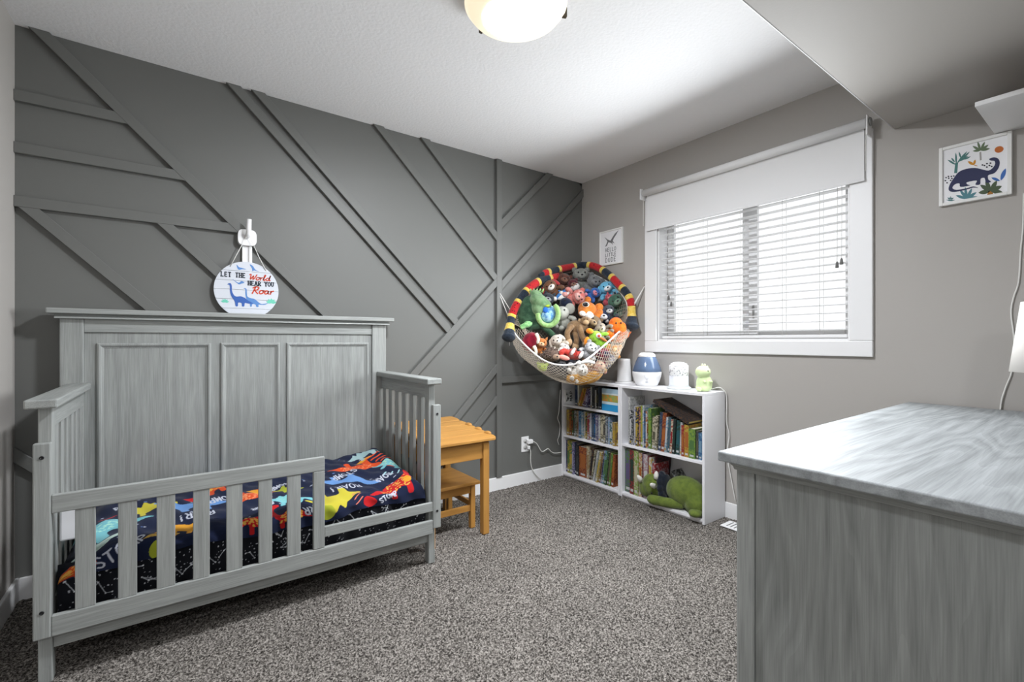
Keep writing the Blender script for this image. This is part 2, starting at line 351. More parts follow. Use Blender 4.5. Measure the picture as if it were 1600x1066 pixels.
# horizontal slat blind inside the opening
bl = thing('window_blind', 'white horizontal slat blind lowered inside the window opening', 'blind', (W + .045, 1.467, OZ0 + .012))
SLAT = mat('white_blind_slat', '#ededed', .45, .4)
by0, by1 = OY0 + .02, OY1 - .02
bxp('headrail', SLAT, bl, W + .02, W + .07, by0, by1, OZ1 - .06, OZ1 - .013, .003)
sm_ = MB()
pr = [(W + .045 + q * .025, .003 * (1 - q * q)) for q in (-1, -.5, 0, .5, 1)]
vs = []
for yy in (by0, by1):
    for (xx, zz) in pr: vs.append((xx, yy, zz))
    for (xx, zz) in pr[::-1]: vs.append((xx, yy, zz - .0028))
n_ = 10
sm_.add(vs, [(i, (i + 1) % n_, n_ + (i + 1) % n_, n_ + i) for i in range(n_)] + [tuple(range(n_))[::-1], tuple(range(n_, 2 * n_))])
zs = OZ0 + .062; k = 0; first = None
while zs < OZ1 - .075:
    if first is None: first = sm_.build('slat', SLAT, bl); o = first; base_z = 0
    else: o = first.copy(); COL.objects.link(o); o.parent = bl
    o.location = (0, 0, zs); zs += .0435
bxp('bottom_rail', SLAT, bl, W + .02, W + .07, by0, by1, OZ0 + .016, OZ0 + .034, .004)
CORD = mat('white_cord', '#e2e2dd', .7, .2)
for yy in (1.03, 1.22, 1.465, 1.71, 1.9):
    for xx in (W + .019, W + .071): MB().tube([(xx, yy, OZ0 + .03), (xx, yy, OZ1 - .04)], .0011, 5).build('ladder_cord', CORD, bl)
GRT = mat('grey_tassel', '#6d6d6b', .5, .3)
for yy, zz in ((1.965, 1.39), (1.945, 1.345), (.945, 1.485), (.925, 1.50)):
    c_ = MB().tube([(W + .008, yy, zz + .02), (W + .012, yy, OZ1 - .03)], .0012, 5).build('pull_cord', CORD, bl)
    MB().lathe([(.003, .03), (.006, .022), (.008, 0), (.007, -.003)], 12, (W + .008, yy, zz)).build('tassel', GRT, c_)
# roller shade in front of the casing
rs = thing('roller_shade', 'white roller shade rolled part way down above the blind', 'shade', (W - .05, 1.467, 2.16))
SHADE = mat('white_shade_fabric', '#e9e9e9', .8, .15, bump=(300, .05))
MB().tube([(W - .055, .80, 2.168), (W - .055, 2.135, 2.168)], .024, 20).build('roll', SHADE, rs)
fb = MB().box(W - .0335, W - .032, .815, 2.12, 1.905, 2.168).build('fabric', SHADE, rs)
MB().box(W - .036, W - .0295, .813, 2.122, 1.893, 1.908).build('hem_bar', SHADE, fb, bevel=.002)
for yy in (.79, 2.14):
    b_ = MB().box(W - .085, W - .02, yy - .003, yy + .003, 2.10 if yy < 1 else 2.12, 2.197).build('bracket', WHITEP, rs, bevel=.002)
    MB().lathe([(.02, 0), (.02, .006), (.008, .008)], 18, M=Matrix.Translation((W - .055, yy + (-.004 if yy < 1 else .004), 2.168)) @ Matrix.Rotation(math.radians(90 if yy < 1 else -90), 4, 'X')).build('end_cap', mat('grey_end_cap', '#8b8b89', .4, .4), b_)
for yy in (.8, 2.13): MB().tube([(W - .06, yy, 2.15), (W - .06, yy, 1.93)], .0022, 6).build('bead_chain', CORD, rs)
# ------------------------------------------------------------------ ceiling light
GLOW = mat('glowing_frosted_glass', '#fff6e0', .4, .3, emit=('#ffeecb', .17)); GLOW2 = mat('bright_lamp_lens', '#ffffff', .4, .3, emit=('#f6f9ff', LAMP_POWER))
def flush_light(label, x, y, z, lens):
    cl = thing('ceiling_light', label, 'light', (x, y, z))
    MB().lathe([(.13, 0), (.13, -.03), (.19, -.044), (.19, -.0495)], 40, (x, y, z)).build('canopy', WHITEP, cl)
    MB().lathe([(.178, -.052), (.195, -.05), (.196, -.056), (.175, -.083), (.14, -.102), (.123, -.108)], 56, (x, y, z)).build('glass_rim', GLOW, cl)
    MB().lathe([(.122, -.1085), (.11, -.1125), (.06, -.118), (.005, -.12)], 48, (x, y, z)).build('lens', lens, cl)
    for a in (15, 135, 255):
        q = math.radians(a - 36)
        MB().box(-.012, .012, -.008, .008, -.008, .03, M=Matrix.Translation((x + .197 * math.cos(q), y + .197 * math.sin(q), z - .056)) @ Matrix.Rotation(q, 4, 'Z')).build('clip', BRONZE, cl, bevel=.003)
flush_light('round frosted glass flush light on the white ceiling above the carpet', 1.049, 1.417, CZ, GLOW2)
flush_light('added flush fill light under the bulkhead behind the camera, out of view', -.05, -.8, 2.116, mat('fill_lamp_lens', '#ffffff', .4, .3, emit=('#f6f9ff', LAMP_POWER * .36)))  # fill lamp added out of view behind the camera to lift the shadows
# ------------------------------------------------------------------ toddler bed
bed = thing('toddler_bed', 'grey wooden toddler bed with panelled headboard and slatted guard rail', 'bed', (.344, 2.4, 0))
hb = bxp('headboard', GZ, bed, -.332, .949, 2.752, 2.772, .16, 1.14, .001)
bxp('cap', GX, hb, -.446, 1.075, 2.70, 2.785, 1.217, 1.24, .004)
MB().prism([(0, 0), (.028, 0), (.024, .008), (.016, .012), (.014, .02), (0, .02)], -.422, 1.05, lambda a, b, h: (h, 2.742 - a, 1.197 + b)).build('cap_molding', GX, hb)
bxp('crown_rail', GX, hb, -.332, .949, 2.742, 2.778, 1.138, 1.198, .002)
for a, b in ((-.409, -.332), (.949, 1.036)): bxp('stile', GZ, hb, a, b, 2.735, 2.78, 0, 1.198, .004)
for a, b in ((-.29, .137), (.177, .449), (.481, .933)):
    z0, z1, t = .30, 1.09, .024
    m = MB(); pf = [(0, 0), (t, 0), (t, .003), (t * .7, .006), (t * .55, .011), (t * .3, .012), (0, .008)]
    # mitred picture-frame moulding around the field
    def ring(off, h): return [(a + off, 2.752 - h, z0 + off), (b - off, 2.752 - h, z0 + off), (b - off, 2.752 - h, z1 - off), (a + off, 2.752 - h, z1 - off)]
    vs = []; fs = []
    for o_, h_ in pf: vs += ring(o_, h_)
    for i in range(len(pf)):
        j = (i + 1) % len(pf)
        for k in range(4): fs.append((i * 4 + k, j * 4 + k, j * 4 + (k + 1) % 4, i * 4 + (k + 1) % 4))
    m.add(vs, fs).build('panel_molding', GZ, hb, bevel=.001, seg=1)
    MB().box(a + t, b - t, 2.7505, 2.7525, z0 + t, z1 - t).build('panel', GZ, hb)
def bolt(x, y, z, par):
    MB().lathe([(.006, 0), (.006, .0025), (.003, .003), (.003, .0015)], 12, M=Matrix.Translation((x, y, z)) @ Matrix.Rotation(math.radians(90), 4, 'X')).build('bolt', DARKM, par)
for sgn, (a0, a1), (l0, l1), (c0, c1) in ((-1, (-.385, -.308), (-.359, -.325), (-.354, -.331)), (1, (.975, 1.053), (1.0, 1.034), (1.005, 1.029))):
    er = bxp('end_rail', GY, bed, c0, c1, 2.115, 2.735, .815, .886, .002)
    bxp('arm_rest', GY, er, a0, a1, 2.032, 2.735, .886, .915, .005)
    bxp('leg', GZ, er, l0, l1, 2.07, 2.115, 0, .886, .003)
    bxp('bottom_rail', GY, er, c0, c1, 2.115, 2.735, .15, .24, .002)
    for yc in (2.2, 2.3, 2.4, 2.5, 2.6, 2.69): bxp('slat', GZ, er, c0 + .003, c1 - .003, yc - .024, yc + .024, .24, .815, .002)
gd = bxp('guard_rail', GX, bed, -.325, 1.013, 2.048, 2.068, .155, .221, .003)
bxp('top_rail', GX, gd, -.325, .507, 2.048, 2.068, .548, .607, .003)
bxp('lower_rail', GX, gd, .507, 1.013, 2.049, 2.067, .264, .308, .003)
for a, b in ((-.27, -.22), (-.163, -.113), (-.059, -.006), (.047, .098), (.151, .204), (.259, .307), (.362, .413)): bxp('slat', GZ, gd, a, b, 2.051, 2.066, .221, .548, .002)
bxp('slat', GZ, gd, .462, .507, 2.048, 2.068, .221, .548, .003)
for a, b, z0, z1 in ((-.367, -.325, .155, .775), (1.013, 1.055, .178, .785)):
    p_ = bxp('guard_post', GZ, gd, a, b, 2.046, 2.07, z0, z1, .004)
    for zz in (z1 - .045, z0 + .085): bolt((a + b) / 2, 2.0465, zz, p_)
bxp('apron', GX, bed, -.325, 1.0, 2.078, 2.098, .106, .19, .002)
bxp('slat_base', GX, bed, -.325, 1.0, 2.10, 2.73, .17, .192, .002)
# mattress with constellation cover
def rgrid(name, P, colf, par=None, rough=.9):
    """dense cloth grid P[i,j,3] with a painted colour attribute colf[i,j,3]"""
    ny, nx, _ = P.shape
    i = np.arange(ny * nx).reshape(ny, nx); f = np.stack([i[:-1, :-1], i[:-1, 1:], i[1:, 1:], i[1:, :-1]], -1).reshape(-1, 4)
    me = bpy.data.meshes.new(name); me.from_pydata(P.reshape(-1, 3).tolist(), [], f.tolist())
    at = me.color_attributes.new('print', 'FLOAT_COLOR', 'POINT'); c = np.ones((ny * nx, 4), dtype=np.float32); c[:, :3] = colf.reshape(-1, 3); at.data.foreach_set('color', c.ravel())
    m = bpy.data.materials.new(name + '_printed_cotton'); m.use_nodes = True; nt = m.node_tree; a = nt.nodes.new('ShaderNodeAttribute'); a.attribute_name = 'print'
    p = nt.nodes['Principled BSDF']; nt.links.new(a.outputs['Color'], p.inputs['Base Color']); p.inputs['Roughness'].default_value = rough; p.inputs['Specular IOR Level'].default_value = .15; p.inputs['Sheen Weight'].default_value = .08
    me.materials.append(m); me.polygons.foreach_set('use_smooth', [True] * len(f)); me.update()
    o = bpy.data.objects.new(name, me); COL.objects.link(o); o.parent = par; return o
def inpoly(U, V, poly):
    ins = np.zeros(U.shape, bool); n = len(poly); j = n - 1
    for i in range(n):
        xi, yi = poly[i]; xj, yj = poly[j]
        if yi != yj: ins ^= ((yi > V) != (yj > V)) & (U < (xj - xi) * (V - yi) / (yj - yi) + xi)
        j = i
    return ins
class Paint:
    def __init__(s, U, V, base): s.U, s.V = U, V; s.C = np.zeros(U.shape + (3,), np.float32); s.C[:] = lin(base)
    def poly(s, pts, col):
        xs = [p[0] for p in pts]; ys = [p[1] for p in pts]
        bb = (s.U >= min(xs)) & (s.U <= max(xs)) & (s.V >= min(ys)) & (s.V <= max(ys)); ix = np.nonzero(bb)
        if len(ix[0]) == 0: return
        h = inpoly(s.U[ix], s.V[ix], pts); s.C[ix[0][h], ix[1][h]] = lin(col)
    def line(s, a, b, wd, col):
        ax, ay = a; bx, by = b; L2 = (bx - ax) ** 2 + (by - ay) ** 2 + 1e-12
        bb = np.nonzero((s.U >= min(ax, bx) - wd) & (s.U <= max(ax, bx) + wd) & (s.V >= min(ay, by) - wd) & (s.V <= max(ay, by) + wd))
        if len(bb[0]) == 0: return
        u, v = s.U[bb], s.V[bb]; t = np.clip(((u - ax) * (bx - ax) + (v - ay) * (by - ay)) / L2, 0, 1)
        h = (u - ax - t * (bx - ax)) ** 2 + (v - ay - t * (by - ay)) ** 2 < (wd / 2) ** 2; s.C[bb[0][h], bb[1][h]] = lin(col)
    def dot(s, x, y, r, col): s.line((x, y), (x + 1e-5, y), 2 * r, col)
# --- lower black cover: front skirt with constellations
mx0, mx1 = -.318, .995
nx = 660; nz = 90
xs = np.linspace(mx0, mx1, nx); vz = np.linspace(0, 1, nz)
U, Vv = np.meshgrid(xs, .2 + vz * .162)
pt = Paint(U, Vv, '#14161c')
rnd = random.Random(3)
for i in range(520): pt.dot(rnd.uniform(mx0, mx1), rnd.uniform(.2, .39), rnd.choice((.0013, .0018, .0024)), '#b9bcc2')
x = mx0 + .02
while x < mx1 - .03:
    zc = rnd.uniform(.235, .33); pts = [(x + rnd.uniform(-.005, .005) + q * .017, zc + rnd.uniform(-.024, .024)) for q in range(rnd.choice((3, 4, 5)))]
    for a, b in zip(pts[:-1], pts[1:]): pt.line(a, b, .0028, '#aeb2b8'); pt.dot(*a, .003, '#d6d8dc')
    pt.dot(*pts[-1], .003, '#d6d8dc')
    if len(pts) > 3 and rnd.random() < .6: pt.line(pts[0], pts[2], .0028, '#aeb2b8')
    x += rnd.uniform(.038, .058)
yw = 2.106 + .004 * np.sin(U * 31) + .003 * np.sin(U * 83 + 1) - .012 * np.sin((Vv - .2) / .19 * math.pi)
P = np.stack([U, yw, Vv], -1)
mt = thing('mattress', 'bed mattress in a black cover printed with white constellations', 'mattress', (.344, 2.4, .192))
P0 = P - np.array([.344, 2.4, .192]); cvr = rgrid('constellation_cover', P0, pt.C, mt)
MB().box(mx0 + .004, mx1 - .004, 2.125, 2.715, .194, .36).build('mattress_core', mat('black_cotton', '#17191f', .95, .1), mt, bevel=.03, seg=4)
# --- dinosaur sheet over the top
LN = [(-.5, .02), (-.36, .1), (-.18, .2), (0, .27), (.15, .24), (.24, .3), (.3, .46), (.38, .55), (.5, .54), (.52, .47), (.42, .44), (.36, .34), (.32, .16), (.24, .06), (.22, -.12), (.13, -.12), (.12, 0), (-.06, -.02), (-.07, -.14), (-.16, -.14), (-.17, .02), (-.3, .02)]
TR = [(-.5, -.05), (-.3, .12), (-.1, .28), (.1, .36), (.18, .5), (.4, .5), (.5, .38), (.34, .3), (.26, .2), (.34, .1), (.24, .08), (.2, -.02), (.22, -.3), (.1, -.3), (.06, -.08), (-.04, -.1), (-.08, -.3), (-.2, -.3), (-.16, -.02), (-.3, -.04)]
SG = [(-.5, -.02), (-.3, .12), (-.22, .26), (-.12, .22), (-.05, .36), (.05, .25), (.14, .32), (.2, .17), (.34, .1), (.5, .02), (.48, -.08), (.3, -.06), (.24, -.24), (.14, -.24), (.12, -.08), (-.08, -.08), (-.1, -.24), (-.2, -.24), (-.2, -.06)]
def placed(sh, cx, cy, sc, ang, flip=1, k=4): 
    c, s_ = math.cos(math.radians(ang)), math.sin(math.radians(ang))
    return [(cx + (a * flip * c - b * s_) * sc, cy + (a * flip * s_ + b * c) * sc) for a, b in smooth_loop(sh, k)]
sy0, sy1 = 2.085, 2.722
# profile across: hem(front) -> front corner -> top -> back corner
prof = []
for t in np.linspace(0, 1, 40): prof.append((sy0, .325 + t * .03))
for t in np.linspace(0, 1, 32)[1:]: q = t * math.pi / 2; prof.append((sy0 + .042 * (1 - math.cos(q)), .355 + .034 * math.sin(q)))
for t in np.linspace(0, 1, 230)[1:]: yy = sy0 + .042 + t * (sy1 - .05 - sy0 - .042); prof.append((yy, .389 + .052 * t ** .8))
for t in np.linspace(0, 1, 14)[1:]: q = t * math.pi / 2; prof.append((sy1 - .05 + .05 * math.sin(q), .441 - .05 * (1 - math.cos(q))))
prof = np.array(prof); ds = np.r_[0, np.cumsum(np.hypot(*np.diff(prof, axis=0).T))]; ds = ds + sy0 - .062     # unrolled coordinate ~ y on top
nx = 640; xs = np.linspace(-.315, .992, nx)
U, Vv = np.meshgrid(xs, ds); Yp = np.repeat(prof[:, :1], nx, 1); Zp = np.repeat(prof[:, 1:], nx, 1)
dL = np.clip((xs + .315) / .16, 0, 1); dR = np.clip((.992 - xs) / .07, 0, 1)
drop = .085 * (1 - np.sqrt(1 - (1 - dL) ** 2)) + .05 * (1 - np.sqrt(1 - (1 - dR) ** 2)) - .028 * np.exp(-((xs - .93) / .06) ** 2)
Zp = Zp - drop[None, :] * np.clip((Zp - .32) / .07, 0, 1)
wr_ = .0045 * np.sin(U * 23 + Vv * 17) + .004 * np.sin(U * 41 - Vv * 29 + 2) + .003 * np.sin(U * 67 + Vv * 45)
Zp = Zp + wr_ * np.clip((Zp - .33) / .05, 0, 1); Yp = Yp + np.where(Vv < sy0 + .05, wr_ * 1.2 - .004, 0)
Zp = Zp + np.where(Vv < sy0 + .0, .012 * np.sin(U * 9 + 1) + .006 * np.sin(U * 21), 0) * np.clip((sy0 - Vv) / .05, 0, 1)
pt = Paint(U, Vv, '#151d36')
rnd = random.Random(11)
def dino(sh, cx, cy, sc, ang, col, flip=1, spots=None, belly=None):
    pl = placed(sh, cx, cy, sc, ang, flip); pt.poly(pl, col)
    if spots:
        for i in range(60):
            a, b = rnd.uniform(-.28, .22), rnd.uniform(.0, .24); c, s_ = math.cos(math.radians(ang)), math.sin(math.radians(ang))
            q = (cx + (a * flip * c - b * s_) * sc, cy + (a * flip * s_ + b * c) * sc)
            if inpoly(np.array([q[0]]), np.array([q[1]]), pl)[0]: pt.poly(oval(*q, .005, .0035, 8), spots)
def word(t, x, y, h, wid, ang, col='#b4b8c4'):
    c, s_ = math.cos(math.radians(ang)), math.sin(math.radians(ang))
    for pl in text_lines(t, 0, 0, h, wid):
        for a, b in zip(pl[:-1], pl[1:]): pt.line((x + a[0] * c - a[1] * s_, y + a[0] * s_ + a[1] * c), (x + b[0] * c - b[1] * s_, y + b[0] * s_ + b[1] * c), .0062, col)
OR, RD, BLU, TEA, YEL, LIM, ORY = '#c4481f', '#b01c20', '#5f88bd', '#6fb0b8', '#b8ad38', '#98a02e', '#cf922c'
WC = '#b9bdc8'
# right, open end of the bed
dino(LN, .78, 2.49, .32, 188, OR, -1, '#d8845a'); pt.poly(petal(.79, 2.53, .1, .03, .25), ORY)
for k_ in range(4): pt.line((.85 + k_ * .018, 2.53 - k_ * .028), (.94 + k_ * .012, 2.57 - k_ * .03), .011, OR)
dino(LN, .66, 2.345, .28, 184, BLU, -1)
dino(SG, .57, 2.14, .24, 180, YEL, -1); pt.poly(oval(.53, 2.06, .028, .03), LIM)
for k_ in range(3): pt.line((.65, 2.125 - k_ * .032), (.685, 2.14 - k_ * .032), .006, '#c8705e')
dino(SG, .93, 2.36, .22, -40, TEA, 1, '#9fc6b0')
for k_ in range(4): pt.line((.87 + k_ * .028, 2.29 - k_ * .02), (.845 + k_ * .03, 2.255 - k_ * .02), .008, '#9cc4ca')
dino(LN, .86, 2.09, .28, 4, RD, 1, '#cf9a44'); pt.poly(petal(.9, 2.115, .045, .04, .6), ORY); pt.poly(oval(.715, 2.05, .03, .026), RD)
word('ROAR!', .72, 2.245, .042, .15, 184); word('STOMP', .745, 2.425, .04, .13, 196); word('ROAR', .88, 2.275, .036, .1, 200); word('STOMP', .765, 2.035, .03, .09, 22)
# behind the guard slats
dino(TR, -.2, 2.25, .26, 20, TEA, -1, '#9fd0c0'); dino(LN, -.27, 2.12, .2, -25, '#a9bdb4', 1); dino(SG, -.3, 2.045, .16, 10, OR, 1, '#cf9a44')
word('STOMP', -.215, 2.03, .038, .15, 28); dino(SG, -.09, 2.36, .18, 10, YEL, 1); pt.poly(petal(-.1, 2.095, .11, .03, .12), '#bf9a4a'); pt.poly(oval(-.06, 2.045, .022, .026), LIM)
word('ROAR!', -.2, 2.43, .03, .1, 20); pt.poly(petal(-.25, 2.37, .06, .016, 0), RD)
dino(LN, .07, 2.29, .26, 6, BLU, -1); word('ROAR!', .12, 2.235, .038, .12, 186); dino(LN, .01, 2.12, .16, -8, ORY, 1); pt.poly(petal(.02, 2.4, .06, .035, .1), RD)
word('STOMP', .22, 2.385, .036, .12, 196); dino(TR, .14, 2.46, .16, 5, OR, 1, '#cf9a44')
dino(LN, .27, 2.33, .22, 185, OR, 1, '#d8845a'); pt.poly(petal(.25, 2.37, .08, .035, -.6), ORY); dino(LN, .26, 2.06, .18, 3, RD, 1, '#cf9a44')
word('ROAR', .33, 2.2, .024, .08, 190); dino(SG, .4, 2.19, .19, -8, TEA, 1, '#7fb8b2'); dino(SG, .42, 2.33, .13, 170, LIM, 1); word('STOMP', .44, 2.42, .028, .1, 200)
dino(LN, .38, 2.055, .17, 2, RD, -1, '#cf9a44'); word('GRR', .5, 2.11, .028, .07, 195); dino(SG, .86, 2.6, .2, 10, '#93aeb0', 1); dino(LN, .5, 2.58, .22, 0, TEA, 1); dino(TR, .1, 2.6, .22, 0, BLU, 1); dino(SG, -.1, 2.58, .22, 0, OR, 1)
for i in range(90):
    a, b = rnd.uniform(-.3, .98), rnd.uniform(2.1, 2.66); ix = np.argmin(np.abs(xs - a)); jy = np.argmin(np.abs(ds - b))
    if np.allclose(pt.C[jy, ix], lin('#151d36'), atol=.01): pt.poly(oval(a, b, rnd.uniform(.004, .008), .004, 8), rnd.choice(('#a4a9ba', '#a4a9ba', '#566d9c')))
sh = thing('dinosaur_sheet', 'navy fitted sheet with bright cartoon dinosaurs and words on the toddler bed', 'bedding', (.344, 2.4, .36))
rgrid('sheet_top', np.stack([U, Yp, Zp], -1) - np.array([.344, 2.4, .36]), pt.C, sh)
pc = tag(MB().box(-.329, -.262, 2.2, 2.42, .405, .515).build('foam_block', mat('white_foam', '#f1f1f4', .8, .2), bevel=.006), 'small white foam block tucked behind the bed guard at left end', 'block')
# ------------------------------------------------------------------ round sign and its wall mount
wm = thing('wall_mount', 'white wall bracket with upright stub holding the round sign cord', 'bracket', (.299, D, 1.645))
plate = [(.299 + .043 * math.copysign(abs(math.cos(q)) ** .55, math.cos(q)), 1.645 + .042 * math.copysign(abs(math.sin(q)) ** .55, math.sin(q))) for q in [2 * math.pi * i / 32 for i in range(32)]]
frd = frame((0, D, 0), (1, 0, 0), (0, 0, 1))
MB().prism(plate, 0, .034, frd).build('plate', WHITEP, wm, bevel=.003)
MB().tube([(.296, D - .03, 1.648), (.298, D - .05, 1.652), (.302, D - .064, 1.672), (.304, D - .066, 1.735)], [.012, .012, .012, .011], 14).build('stub', WHITEP, wm)
MB().prism([(.277, 1.40), (.323, 1.40), (.323, 1.605), (.277, 1.605)], 0, .018, frd).build('cord_cover', WHITEP, wm, bevel=.003)
MB().tube([(.312, D - .02, 1.40), (.312, D - .02, 1.603)], .007, 10).build('cord_tube', WHITEP, wm)
sg = thing('round_sign', 'round white plank sign with dinosaurs and red script propped above headboard', 'sign', (.299, 2.797, 1.368))
r_ = .1495; sc_ = (.299, 1.368); SGN = mat('white_sign_board', '#cdd1d8', .6, .2)
frs = frame((sc_[0], 2.797, sc_[1]), (1, 0, 0), (0, 0, 1))
circ = oval(0, 0, r_, r_, 72); edges = [-.1495, -.098, -.05, -.0, .047, .098, .1495]
for z0, z1 in zip(edges[:-1], edges[1:]):
    pl = clip(clip(circ, 0, -1, -(z0 + .0006)), 0, 1, z1 - .0006); MB().prism(pl, 0, .008, frs).build('plank', SGN, sg, bevel=.0008, seg=1)
MB().prism(oval(0, 0, r_ * .97, r_ * .97, 48), -.003, 0, frs).build('backing', mat('sign_backing', '#b9bcc2', .6), sg)
def sp(x, y): return ((x - 408) / 325 * r_, (765 + 48 - y) / 325 * r_)     # crop drawing units -> metres
frp = frame((sc_[0], 2.797 - .0081, sc_[1]), (1, 0, 0), (0, 0, 1))
INK = mat('navy_ink', '#2a323e', .6); RDI = mat('red_ink', '#c8452a', .6); BL1 = mat('royal_blue_ink', '#3a5fa6', .6); BL2 = mat('sky_blue_ink', '#5a86bf', .6); TEI = mat('teal_ink', '#6cc3ab', .6)
def wtext(t, x, y, w_, h_, par, m, wd, serif=False):
    b = MB(); x0, y0 = sp(x, y); 
    for pl in text_lines(t, x0, y0, h_ / 325 * r_, w_ / 325 * r_, .22, serif): b.stroke(pl, wd, frp)
    return b.build('lettering', m, par)
wtext('LET THE', 152, 672, 236, 48, sg, INK, .005, True); wtext('HEAR YOU', 416, 754, 264, 46, sg, INK, .005, True)
def script(strokes, x, y, sx, sy, wd):
    b = MB()
    for st in strokes: b.stroke([sp(x + a * sx + bq * sy * .25, y - bq * sy) for a, bq in smooth_loop(st, 5, False)], wd, frp)
    return b.build('script_lettering', RDI, sg)
oo = [(.5, .45), (.2, .5), (.05, .2), (.25, 0), (.5, .15), (.5, .42), (.4, .5), (.7, .45)]
def sh_(st, dx): return [(a + dx, b) for a, b in st]
script([[(-.1, .9), (.1, 1), (.15, .5), (.2, .05), (.45, .6), (.55, .75), (.55, .4), (.6, .05), (.85, .5), (1.0, 1)], sh_(oo, 1.0), [(1.72, .5), (1.74, .25), (1.75, 0)], [(1.75, .28), (1.85, .44), (2.02, .5)], [(2.15, .1), (2.35, .8), (2.35, 1.05), (2.22, .9), (2.22, .2), (2.35, 0), (2.5, .2)], [(3.0, .45), (2.75, .48), (2.6, .2), (2.8, 0), (3.02, .2), (3.15, 1), (3.1, .4), (3.15, 0), (3.3, .1)]], 425, 690, 66, 62, .0052)
script([[(.1, 0), (.2, .5), (.3, 1)], [(0, .8), (.3, 1.02), (.7, .9), (.55, .55), (.28, .5), (.5, .25), (.75, 0)], sh_(oo, .85), [(1.95, .45), (1.7, .48), (1.55, .2), (1.75, 0), (1.95, .2), (2.0, .46), (2.0, .1), (2.15, .05)], [(2.3, .48), (2.32, .24), (2.33, 0)], [(2.33, .28), (2.45, .45), (2.62, .5)]], 450, 848, 84, 78, .0064)
LNS = [(212, 762), (228, 747), (248, 750), (256, 780), (258, 830), (275, 875), (300, 893), (345, 888), (385, 905), (420, 935), (470, 965), (420, 968), (385, 962), (378, 1000), (355, 1000), (350, 965), (318, 962), (315, 1000), (292, 1000), (285, 950), (255, 900), (240, 850), (237, 790), (232, 765)]
LNS2 = [(370, 795), (385, 790), (402, 805), (405, 850), (410, 885), (440, 903), (480, 910), (515, 940), (550, 965), (590, 960), (625, 950), (590, 972), (550, 975), (522, 975), (522, 1000), (500, 1000), (490, 975), (460, 972), (452, 1000), (438, 1000), (430, 960), (405, 925), (392, 890), (388, 840), (388, 805)]
for pts, m in ((LNS2, BL2), (LNS, BL1)):
    MB().prism([sp(*q) for q in smooth_loop(pts, 3)], 0, .0005 if m is BL2 else .0009, frp).build('dinosaur_print', m, sg)
for pts in ([(302, 530), (325, 555), (350, 562), (400, 575), (355, 578), (330, 588), (312, 575)], [(432, 515), (465, 530), (490, 570), (528, 592), (480, 580), (460, 590), (455, 560)], [(258, 695), (320, 735), (350, 712), (380, 730), (345, 745), (320, 750)]):
    MB().prism([sp(*q) for q in smooth_loop(pts, 3)], 0, .0005, frp).build('pterosaur_print', BL2, sg)
for cx, cy, s0 in ((190, 945, 32), (655, 925, 45)):
    b = MB()
    for a in range(5): b.prism(petal(*sp(cx, cy + s0 * .6), s0 / 325 * r_ * 1.3, s0 / 325 * r_ * .6, .3 + a * .62), 0, .0004 + a * .0001, frp)
    b.build('leaf_print', TEI, sg)
kc = (.302, 2.76, 1.664)
MB().tube([(.222, 2.788, 1.485), (.25, 2.775, 1.55), kc, (.35, 2.775, 1.55), (.388, 2.788, 1.478)], .0022, 6).build('hanging_cord', CORD, sg)
# ------------------------------------------------------------------ child desk and stool
dk = thing('child_desk', 'honey pine child desk with plank lid beside the bed', 'desk', (1.27, 2.45, 0))
for x0 in (1.062, 1.402):
    for y0 in (2.2, 2.66): bxp('leg', PZ, dk, x0, x0 + .04, y0, y0 + .04, 0, .525, .004)
bxp('apron', PX, dk, 1.102, 1.402, 2.208, 2.226, .432, .523, .002); bxp('apron', PX, dk, 1.102, 1.402, 2.674, 2.692, .432, .523, .002)
bxp('apron', PY, dk, 1.07, 1.088, 2.24, 2.66, .432, .523, .002); bxp('apron', PY, dk, 1.416, 1.434, 2.24, 2.66, .432, .523, .002)
bxp('tray_bottom', PX, dk, 1.088, 1.416, 2.226, 2.674, .436, .446, .001)
ld_ = None; yl = 2.175; kk = 0
for wdt in (.10, .105, .11, .105, .12):
    z0 = .533 + (yl - 2.175) * .09; q = [(1.06, yl + .001), (1.462, yl + .001), (1.478, yl + .012), (1.485, yl + wdt * .5), (1.478, yl + wdt - .013), (1.462, yl + wdt - .001), (1.06, yl + wdt - .001)]
    zz = lambda b: .533 + (b - 2.175) * .09
    o = MB().prism(q, 0, .018, lambda a, b, h: (a, b, zz(b) + h)).build('lid_plank', PX, dk, bevel=.004); yl += wdt
MB().prism([(1.11, .523), (1.40, .523), (1.40, .531), (1.33, .531), (1.26, .528), (1.11, .526)], 2.21, 2.222, lambda a, b, h: (a, h, b)).build('lid_batten', PX, dk)
for px_, py_ in ((1.455, 2.27), (1.452, 2.37), (1.45, 2.48)): MB().ell((px_ + .02, py_, .55 + (py_ - 2.175) * .09), (.018, .03, .012)).build('scallop', PX, dk)
stl = thing('child_stool', 'small pine stool tucked under the child desk', 'stool', (1.28, 2.45, 0))
for x0 in (1.125, 1.392):
    for y0 in (2.32, 2.6): bxp('leg', PZ, stl, x0, x0 + .03, y0, y0 + .03, 0, .262, .003)
bxp('seat', PX, stl, 1.112, 1.434, 2.285, 2.645, .262, .282, .004)
bxp('apron', PX, stl, 1.155, 1.392, 2.326, 2.342, .205, .262, .002); bxp('apron', PX, stl, 1.155, 1.392, 2.608, 2.624, .205, .262, .002)
bxp('stretcher', PX, stl, 1.155, 1.392, 2.328, 2.342, .10, .135, .002); bxp('stretcher', PY, stl, 1.402, 1.416, 2.35, 2.6, .12, .15, .002)
